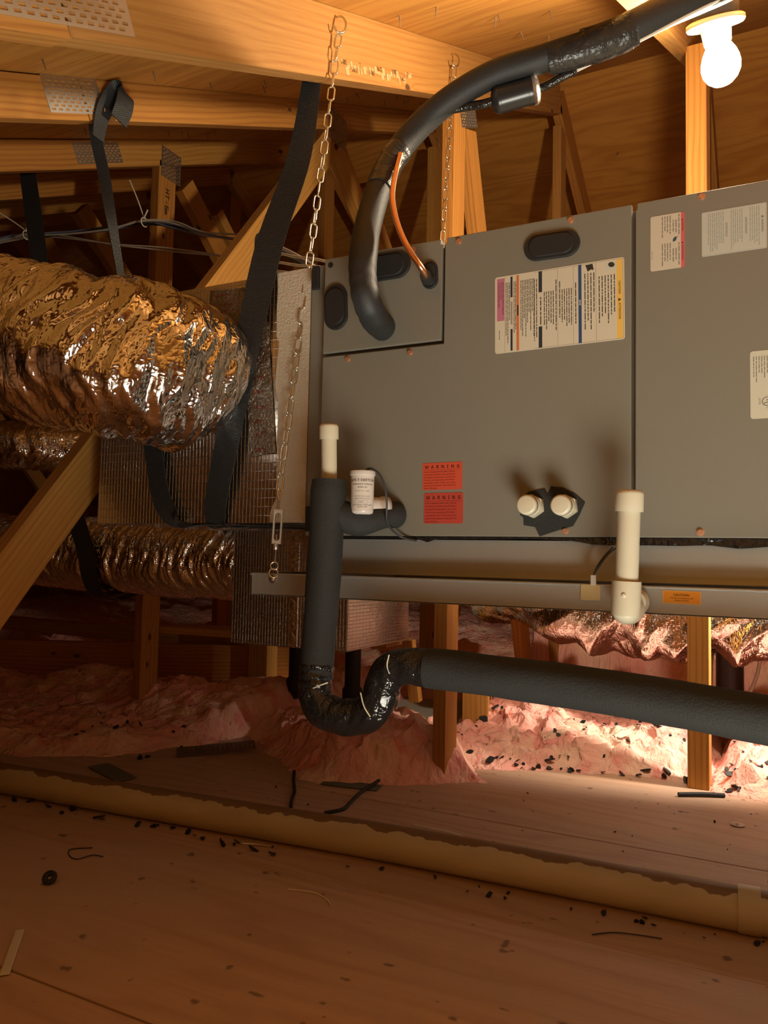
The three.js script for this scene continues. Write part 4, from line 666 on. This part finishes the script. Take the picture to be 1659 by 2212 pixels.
// ───────────────────────── floor pipe ─────────────────────────
{
  const dusty = dataTex(512, 256, (u, v) => {
    const n = pf(u * 22, v * 5, 22, 5, 13, 4), top = Math.min(Math.abs(v - 0.5), 1) , edge = 0.085 + 0.09 * (n - 0.45) + 0.05 * (pf(u * 60, v * 3, 60, 3, 44, 2) - 0.5);
    const d = top < edge ? 1 : 0, grime = pf(u * 8, v * 6, 8, 6, 3, 4);
    const c = mix3([0.80, 0.74, 0.60], [0.70, 0.63, 0.49], grime); return d ? mix3(c, [0.42, 0.29, 0.18], 0.75) : c;
  });
  const p = thing('floor_pipe', 'dusty cream plastic pipe lying across the plywood floor', 'pipe');
  const pm = std({ map: dusty, roughness: 0.5 });
  const c = new THREE.CatmullRomCurve3([[-3.4, 0.036, -1.25], [-1.75, 0.036, -1.36], [-1.17, 0.036, -1.41], [-0.71, 0.036, -1.45], [-0.01, 0.036, -1.48], [1.9, 0.036, -1.55]].map(vec));
  const L = c.getLength(), pos = [], uv = [], idx = [], nT = 160, nA = 48;
  for (let i = 0; i <= nT; i++) { const P = c.getPointAt(i / nT), t = c.getTangentAt(i / nT), s = V(t.z, 0, -t.x).normalize(); for (let j = 0; j <= nA; j++) { const a = j / nA * Math.PI * 2; const q = P.clone().addScaledVector(s, 0.036 * Math.sin(a)); pos.push(q.x, P.y - 0.036 * Math.cos(a), q.z); uv.push(i / nT * L / 0.9, j / nA); } }
  for (let i = 0; i < nT; i++) for (let j = 0; j < nA; j++) { const k = i * (nA + 1) + j, m = k + nA + 1; idx.push(k, m, k + 1, k + 1, m, m + 1); }
  const g = new THREE.BufferGeometry(); g.setAttribute('position', new THREE.Float32BufferAttribute(pos, 3)); g.setAttribute('uv', new THREE.Float32BufferAttribute(uv, 2)); g.setIndex(idx); g.computeVertexNormals();
  mesh('pipe', g, pm, p);
  mesh('coupling', tube([[-0.055, 0.0365, -1.478], [-0.02, 0.0365, -1.4797]], 0.0385, 6, 40), pm, p);
}

// ───────────────────────── insulation ─────────────────────────
const pinkTex = dataTex(512, 512, (u, v) => { const a = pf(u * 5, v * 5, 5, 5, 71, 5), b = pf(u * 14, v * 14, 14, 14, 83, 4); let c = mix3([0.93, 0.68, 0.63], [0.95, 0.79, 0.71], smooth(0.35, 0.65, a)); c = mix3(c, [0.90, 0.54, 0.52], 0.65 * smooth(0.52, 0.78, b)); return c; });
M.pink = std({ map: rep(pinkTex, 1 / 0.7, 1 / 0.7), roughness: 1, bumpMap: rep(T.fluff, 1 / 0.20, 1 / 0.20), bumpScale: 0.009 });
const heights = new Map(), grids = {};
const surfaceY = (seed, x, z) => { const g = grids[seed], i = Math.round((x - g.x0) / g.res), j = Math.round((z - g.z0) / g.res); return Math.max(0, heights.get(i + ',' + j + ',' + seed) ?? 0); };
// a torn blanket: lumpy sheet over an outline, closed down to the floor
function blanket(outline, height, res, seed, o = {}) {
  const { rough = 1, base = 0 } = o, xs = outline.map((p) => p[0]), zs = outline.map((p) => p[1]), x0 = Math.min(...xs), x1 = Math.max(...xs), z0 = Math.min(...zs), z1 = Math.max(...zs);
  const dist = (x, z) => { let d = 1e9, inside = false; for (let i = 0, j = outline.length - 1; i < outline.length; j = i++) { const [ax, az] = outline[i], [bx, bz] = outline[j]; if ((az > z) !== (bz > z) && x < (bx - ax) * (z - az) / (bz - az) + ax) inside = !inside; const t = clamp(((x - ax) * (bx - ax) + (z - az) * (bz - az)) / ((bx - ax) ** 2 + (bz - az) ** 2), 0, 1); d = Math.min(d, Math.hypot(x - ax - t * (bx - ax), z - az - t * (bz - az))); } return inside ? d : -d; };
  const nx = Math.ceil((x1 - x0 + 0.1) / res), nz = Math.ceil((z1 - z0 + 0.1) / res), pos = [], uv = [], idx = [], keep = [];
  grids[seed] = { x0: x0 - 0.05, z0: z0 - 0.05, res };
  for (let j = 0; j <= nz; j++) for (let i = 0; i <= nx; i++) {
    let x = x0 - 0.05 + i * res, z = z0 - 0.05 + j * res;
    const d = dist(x, z) + 0.03 * fbm(x * 12, seed, z * 12, 3), e = smooth(0, 0.10, d), H = height(x, z);
    const wx = x + 0.07 * fbm(x * 9, seed + 2, z * 9, 3), wz = z + 0.07 * fbm(x * 9, seed + 3, z * 9, 3);
    const fold = Math.abs(noise3(wx * 10, seed, wz * 10)), fold2 = Math.abs(noise3(wx * 24, seed + 1, wz * 24)), fold3 = Math.abs(noise3(wx * 52, seed + 4, wz * 52)), fz = fbm(x * 90, seed + 5, z * 90, 2);
    const y = base + e * (H * (0.8 + 0.3 * noise3(x * 4, seed + 6, z * 4)) + rough * (0.030 * fold + 0.026 * fold2 + 0.012 * fold3 + 0.006 * fz)) - (d < 0 ? 0.02 : 0);
    keep.push(d > -0.005);
    pos.push(x + e * 0.035 * fbm(x * 22, seed + 7, z * 22, 3), y, z + e * 0.035 * fbm(x * 22, seed + 8, z * 22, 3)); heights.set(i + ',' + j + ',' + seed, y); uv.push(x, z);
  }
  for (let j = 0; j < nz; j++) for (let i = 0; i < nx; i++) { const a = j * (nx + 1) + i, b = a + 1, c = a + nx + 1, d = c + 1; if (keep[a] || keep[b] || keep[c] || keep[d]) idx.push(a, c, b, b, c, d); }
  const g = new THREE.BufferGeometry(); g.setAttribute('position', new THREE.Float32BufferAttribute(pos, 3)); g.setAttribute('uv', new THREE.Float32BufferAttribute(uv, 2)); g.setIndex(idx); g.computeVertexNormals(); return g.toNonIndexed();
}
const batt = (label, m, ...a) => tag(mesh('insulation_batt', blanket(...a), m), label, 'insulation', 'pink insulation');
batt('brightly lit fluffy pink insulation heaped between the two truss posts', M.pink, [[-1.02, -2.25], [-0.78, -2.20], [-0.55, -2.30], [-0.33, -2.37], [-0.16, -2.42], [-0.16, -3.3], [-1.02, -3.3]], (x, z) => 0.02 + 0.11 * smooth(-2.26, -2.75, z), 0.0065, 3);
batt('brightly lit fluffy pink insulation beyond the post near the bulb', M.pink, [[-0.155, -2.30], [0.1, -2.26], [0.6, -2.26], [0.6, -3.3], [-0.155, -3.3]], (x, z) => 0.025 + 0.11 * smooth(-2.25, -2.7, z), 0.0075, 13);
batt('dim torn pink insulation mound lying on the plywood under the drain trap', M.pink, [[-1.62, -2.22], [-1.42, -2.02], [-1.28, -1.93], [-1.18, -1.83], [-1.02, -1.86], [-0.90, -1.95], [-0.80, -2.02], [-0.70, -2.07], [-0.80, -2.22], [-0.98, -2.42], [-1.35, -2.48], [-1.6, -2.4]], (x, z) => 0.04 + 0.10 * Math.exp(-((x + 1.06) ** 2) / 0.06 - ((z + 2.12) ** 2) / 0.03) + 0.05 * smooth(-2.0, -2.4, z), 0.0065, 23, { rough: 1.1 });
batt('dark pink insulation spread over the floor under the low duct', M.pink, [[-3.9, -1.35], [-2.6, -1.52], [-2.05, -1.60], [-1.80, -1.74], [-1.66, -2.0], [-1.55, -2.3], [-1.5, -3.2], [-3.9, -3.2]], (x, z) => 0.03 + 0.10 * smooth(-1.7, -2.4, z), 0.013, 33, { rough: 0.8 });
tag(mesh('insulation_bed', blanket([[-6.9, -3.25], [-1.55, -3.25], [-1.06, -3.36], [-1.06, -4.15], [1.06, -4.15], [1.06, -3.36], [2.1, -3.36], [2.1, -8.1], [-6.9, -8.1]], (x, z) => 0.08 + 0.05 * smooth(-3, -4, z), 0.05, 43), M.pink), 'pink loose insulation covering the ceiling beyond the plywood deck', 'insulation', null, 'stuff');
batt('upright pink insulation batts standing against the far side', M.pink, [[-1.0, -3.25], [1.0, -3.25], [1.0, -4.1], [-1.0, -4.1]], (x, z) => 0.30 + 0.06 * noise3(x * 3, 0, z * 3), 0.02, 53, { rough: 0.5 });

// ───────────────────────── timber odds and ends ─────────────────────────
tag(mesh('joist_end', boardGeo([-0.888, 0.085, -2.47], [-1.085, 0.095, -3.2], 0.215, 0.085, [0, 1, 0]), M.lumber[0]), 'short cut joist end poking out of the lit insulation', 'joist');
tag(mesh('attic_joist', boardGeo([-3.6, 0.12, -1.9], [-1.70, 0.12, -2.75], 0.24, 0.04, [0, 1, 0]), M.lumber[1]), 'dark joist on edge sinking into the insulation under the low duct', 'joist');
tag(mesh('attic_joist', boardGeo([-3.9, 0.33, -2.1], [-1.86, 0.22, -2.85], 0.05, 0.12, [0, 1, 0]), M.lumber[2]), 'flat dark board sloping above the sunken joist', 'board');
tag(mesh('support_post', boardGeo([-1.86, 0.02, -2.62], [-1.86, 0.62, -2.62], 0.09, 0.075, [1, 0, 0]), M.lumber[0]), 'short dark timber post holding up the low silver duct', 'post');
tag(mesh('support_post', boardGeo([-2.02, 0.02, -2.66], [-2.02, 0.62, -2.66], 0.09, 0.05, [1, 0, 0]), M.lumber[2]), 'thin dark timber post behind the short post under the low duct', 'post');
tag(mesh('support_board', boardGeo([-1.75, 0.375, -1.95], [-0.97, 0.375, -2.01], 0.022, 0.12, [0, 1, 0]), M.lumber[1]), 'dark ledger board carrying the junction box', 'board');
[[-1.62, -2.5, 'black vent stub rising beside the short timber post'], [-1.33, -2.42, 'black vent stub under the ledger board']].forEach(([x, z, lb], i) => { const t = thing('vent_stub', lb, 'pipe'); mesh('pipe', new THREE.CylinderGeometry(0.028, 0.028, 0.30, 24).translate(x, 0.23, z), M.rubber, t); mesh('hub', turned([[0.028, 0], [0.036, 0.01], [0.036, 0.05], [0.028, 0.06]], [x, 0.10, z], [0, 1, 0]), M.rubber, t); });
tag(mesh('cross_brace', boardGeo([-1.02, 0.16, -2.28], [-1.04, 0.355, -2.26], 0.035, 0.03, [1, 0, 0]), M.lumber[0]), 'small upright stake seen through the drain trap loop', 'stake');
tag(mesh('cross_brace', boardGeo([-1.20, 0.33, -3.0], [-1.10, 0.60, -2.95], 0.05, 0.038, [1, 0, 0]), M.lumber[2]), 'pale leaning scrap of timber far under the pan', 'stake');
{
  const t = thing('vent_stub', 'dark metal vent pipe standing behind the post near the bulb', 'pipe');
  mesh('pipe', new THREE.CylinderGeometry(0.045, 0.045, 0.34, 28).translate(-0.13, 0.22, -2.95), std({ color: lin(0.06, 0.05, 0.05), roughness: 0.4, metalness: 0.3 }), t);
}
tag(mesh('cable', tube([[-0.05, 0.42, -2.92], [-0.035, 0.35, -2.9], [-0.04, 0.27, -2.88], [-0.07, 0.18, -2.86]], 0.006, 30, 8), M.cable), 'curved pale cable beside the dark metal vent pipe', 'cable');

// ───────────────────────── litter on the floor ─────────────────────────
{
  const flake = () => { const n = 5 + Math.floor(rnd() * 3), s = new THREE.Shape(); for (let i = 0; i <= n; i++) { const a = i / n * Math.PI * 2, r = rr(0.5, 1); s[i ? 'lineTo' : 'moveTo'](Math.cos(a) * r, Math.sin(a) * r * 0.75); } return new THREE.ExtrudeGeometry(s, { depth: 0.22, bevelEnabled: false }).rotateX(-Math.PI / 2); };
  const kinds = [flake(), flake(), flake(), flake(), flake()];
  const drop = (label, group, x, y, z, r) => { const m = tag(mesh('foam_crumb', kinds[Math.floor(rnd() * 5)], M.rubber), label, 'debris', group); m.scale.setScalar(r); m.position.set(x, y, z); m.rotation.set(rr(-0.9, 0.9), rnd() * 6, rr(-0.9, 0.9)); };
  for (let i = 0; i < 84; i++) { const right = i % 5 === 4, x = right ? rr(-0.13, 0.0) : rr(-0.95, -0.2), edge = right ? -2.31 : -2.24 - 0.13 * smooth(-0.8, -0.25, x), z = edge - Math.pow(rnd(), 2.2) * 0.34; drop('black foam crumb scattered on the lit insulation edge', 'black crumbs on the lit insulation', x, surfaceY(right ? 13 : 3, x, z) + 0.004, z, rr(0.005, 0.013) * (rnd() < 0.2 ? 1.8 : 1)); }
  for (let i = 0; i < 18; i++) { const x = rr(-2.0, -1.66), z = rr(-2.05, -1.72); drop('black foam crumb on the dim insulation left of the metal strip', 'black crumbs on the dim insulation', x, surfaceY(33, x, z) + 0.004, z, rr(0.005, 0.013)); }
  for (let i = 0; i < 44; i++) { const x = rr(-1.7, 0.0), zc = -1.48 - 0.0686 * (x + 0.01), z = zc + rr(0.022, 0.062); drop('black crumb in the dust along the near side of the floor pipe', 'black crumbs along the floor pipe', x, 0.003, z, rr(0.003, 0.012) * (x < -0.9 ? 1.4 : 0.8)); }
  for (let i = 0; i < 26; i++) drop('tiny dark crumb on the bare plywood', 'dark crumbs on the plywood', rr(-1.2, 0), 0.002, rr(-2.2, -1.6), rr(0.002, 0.006));
  const disc = thing('rubber_disc', 'small black rubber grommet lying on the near plywood', 'grommet');
  mesh('disc', turned([[0.004, 0], [0.0125, 0], [0.0135, 0.003], [0.0125, 0.006], [0.006, 0.0065], [0.004, 0.005]], [-1.205, 0.010, -1.04], [0.35, 0.75, 0.55], 28), M.rubber, disc);
  const w = mesh('flat_washer', turned([[0.0035, 0], [0.016, 0], [0.016, 0.0018], [0.0035, 0.0018]], [-0.076, 0.001, -2.054], [0, 1, 0], 36), M.white); tag(w, 'pale flat washer lying on the plywood by the lit insulation', 'washer');
  const bit = (name, label, cat, pts, r, m) => tag(mesh(name, tube(pts, r, 50, 8), m), label, cat);
  bit('wire_scrap', 'thin dark loop of wire on the near plywood left of the pipe', 'wire', [[-1.271, 0.002, -1.202], [-1.30, 0.003, -1.17], [-1.278, 0.002, -1.149], [-1.251, 0.002, -1.143], [-1.235, 0.004, -1.17], [-1.215, 0.002, -1.178]], 0.0012, M.cableDark);
  bit('wire_scrap', 'kinked black wire standing out of the mound by the floor pipe', 'wire', [[-1.056, 0.003, -1.622], [-1.09, 0.004, -1.68], [-1.11, 0.006, -1.72], [-1.165, 0.01, -1.80], [-1.19, 0.02, -1.84]], 0.0045, M.rubber);
  bit('wire_scrap', 'bent black wire lying beside the mound and the pipe', 'wire', [[-0.963, 0.003, -1.629], [-0.938, 0.004, -1.671], [-0.945, 0.005, -1.72], [-0.96, 0.006, -1.80], [-0.955, 0.015, -1.90]], 0.0045, M.rubber);
  bit('wire_scrap', 'pale thread of wire on the plywood in front of the pipe', 'wire', [[-0.805, 0.002, -1.234], [-0.752, 0.002, -1.244], [-0.72, 0.002, -1.232], [-0.7, 0.002, -1.213]], 0.0012, M.tie);
  bit('wire_scrap', 'curved dark wire on the plywood near the pipe coupling', 'wire', [[-0.27, 0.002, -1.335], [-0.24, 0.002, -1.36], [-0.20, 0.002, -1.372], [-0.165, 0.002, -1.378]], 0.0011, M.cableDark);
  bit('wire_scrap', 'long thin cream wire draped along the top of the floor pipe', 'wire', [[-0.66, 0.071, -1.48], [-0.57, 0.060, -1.50], [-0.50, 0.035, -1.503], [-0.40, 0.055, -1.497], [-0.25, 0.066, -1.492], [-0.1, 0.068, -1.495]], 0.0016, M.cable);
  bit('nail', 'bent bright nail by the floor pipe', 'nail', [[-1.022, 0.008, -1.378], [-1.018, 0.004, -1.372], [-0.99, 0.003, -1.382], [-0.954, 0.002, -1.392]], 0.0018, M.zinc);
  bit('black_stick', 'black stick at the foot of the post near the bulb', 'stick', [[-0.225, 0.006, -2.22], [-0.17, 0.007, -2.25], [-0.115, 0.006, -2.275]], 0.006, M.rubber);
  tag(mesh('wood_splinter', boardGeo([-1.095, 0.003, -0.89], [-1.0, 0.003, -0.79], 0.014, 0.003, [1, 0, -1]), M.cable), 'pale wood splinter crossing the near plywood joint', 'splinter');
  tag(mesh('cardboard_scrap', boardGeo([-1.74, 0.004, -1.655], [-1.565, 0.004, -1.59], 0.06, 0.003, [1, 0, -1]), std({ color: lin(0.14, 0.13, 0.08), roughness: 0.9 })), 'olive cardboard scrap behind the floor pipe', 'cardboard');
  tag(mesh('cardboard_scrap', boardGeo([-1.10, 0.003, -1.85], [-0.94, 0.003, -1.875], 0.05, 0.003, [0, 0, 1]), std({ color: lin(0.12, 0.13, 0.11), roughness: 0.9 })), 'grey green cardboard scrap in front of the torn mound', 'cardboard');
  // punched steel strip
  const s = thing('punched_strip', 'rusty punched metal strip at the edge of the dim insulation', 'metal strip');
  const sh = new THREE.Shape([[-0.12, -0.045], [0.12, -0.045], [0.12, 0.045], [-0.12, 0.045]].map((p) => new THREE.Vector2(...p)));
  for (let j = 0; j < 5; j++) for (let i = 0; i < 17; i++) { const x = -0.112 + i * 0.0136, y = -0.037 + j * 0.0165; sh.holes.push(new THREE.Path([[x, y], [x, y + 0.010], [x + 0.006, y + 0.010], [x + 0.006, y]].map((p) => new THREE.Vector2(...p)))); }
  const st = mesh('plate', new THREE.ExtrudeGeometry(sh, { depth: 0.0015, bevelEnabled: false }).rotateX(-Math.PI / 2), std({ color: lin(0.20, 0.17, 0.13), metalness: 0.6, roughness: 0.6 }), s);
  st.position.set(-1.555, 0.012, -1.955); st.rotation.set(0.05, 0.72, 0.03);
}

// stamped letters on the far upright
{
  const tx = canvasTex(128, 512, (g, w, h) => { g.clearRect(0, 0, w, h); g.fillStyle = '#2a1608'; g.font = 'bold 70px monospace'; g.translate(40, 20); g.rotate(Math.PI / 2); g.fillText('HT-E-', 0, 0); });
  const up = scene.children.find((o) => o.userData.label?.includes('stamped letters') && o.userData.label.startsWith('roof truss whose'));
  const m = mesh('grade_stamp', new THREE.PlaneGeometry(0.05, 0.26).rotateY(Math.PI / 2).translate(-2.0364, 1.88, -2.16), std({ map: tx, transparent: true, alphaTest: 0.4, roughness: 0.9 }), up);
  m.userData.label = 'dark stamped letters';
}

// torn paper tag and faded print along the lower edge of the deep chord
{
  const up = scene.children.find((o) => o.userData.label?.startsWith('roof truss carrying'));
  const tx = canvasTex(1024, 128, (g, w, h) => { g.clearRect(0, 0, w, h); g.fillStyle = '#b99a68'; for (let i = 0; i < 26; i++) { const x = 10 + i * 38 + rnd() * 14; g.globalAlpha = 0.9; g.fillRect(x, 30 + rnd() * 40, 14 + rnd() * 26, 14 + rnd() * 40); } g.globalAlpha = 1; g.fillStyle = '#6b3f14'; g.font = 'bold 34px serif'; for (let i = 0; i < 9; i++) g.fillText(['S-DRY', 'No.2', '7'][i % 3], 20 + i * 112, 60 + (i % 2) * 30, 70); });
  const m = mesh('faded_print', new THREE.PlaneGeometry(0.42, 0.05), std({ map: tx, transparent: true, alphaTest: 0.5, roughness: 0.9 }), up);
  m.applyMatrix4(new THREE.Matrix4().makeBasis(V(0, sn, -cs), V(0, cs, sn), V(1, 0, 0)).setPosition(-0.8164, 1.7655, -1.555)); m.userData.label = 'torn paper and faded print';
}

// ───────────────────────── finish: each thing's origin at its base ─────────────────────────
for (const o of [...scene.children]) {
  if (!(o.isGroup) || !o.children.length) continue;
  o.updateMatrixWorld(true);
  const b = new THREE.Box3().setFromObject(o), c = new THREE.Vector3((b.min.x + b.max.x) / 2, b.min.y, (b.min.z + b.max.z) / 2);
  for (const k of o.children) k.position.sub(c);
  o.position.add(c);
}
renderer.render(scene, camera);
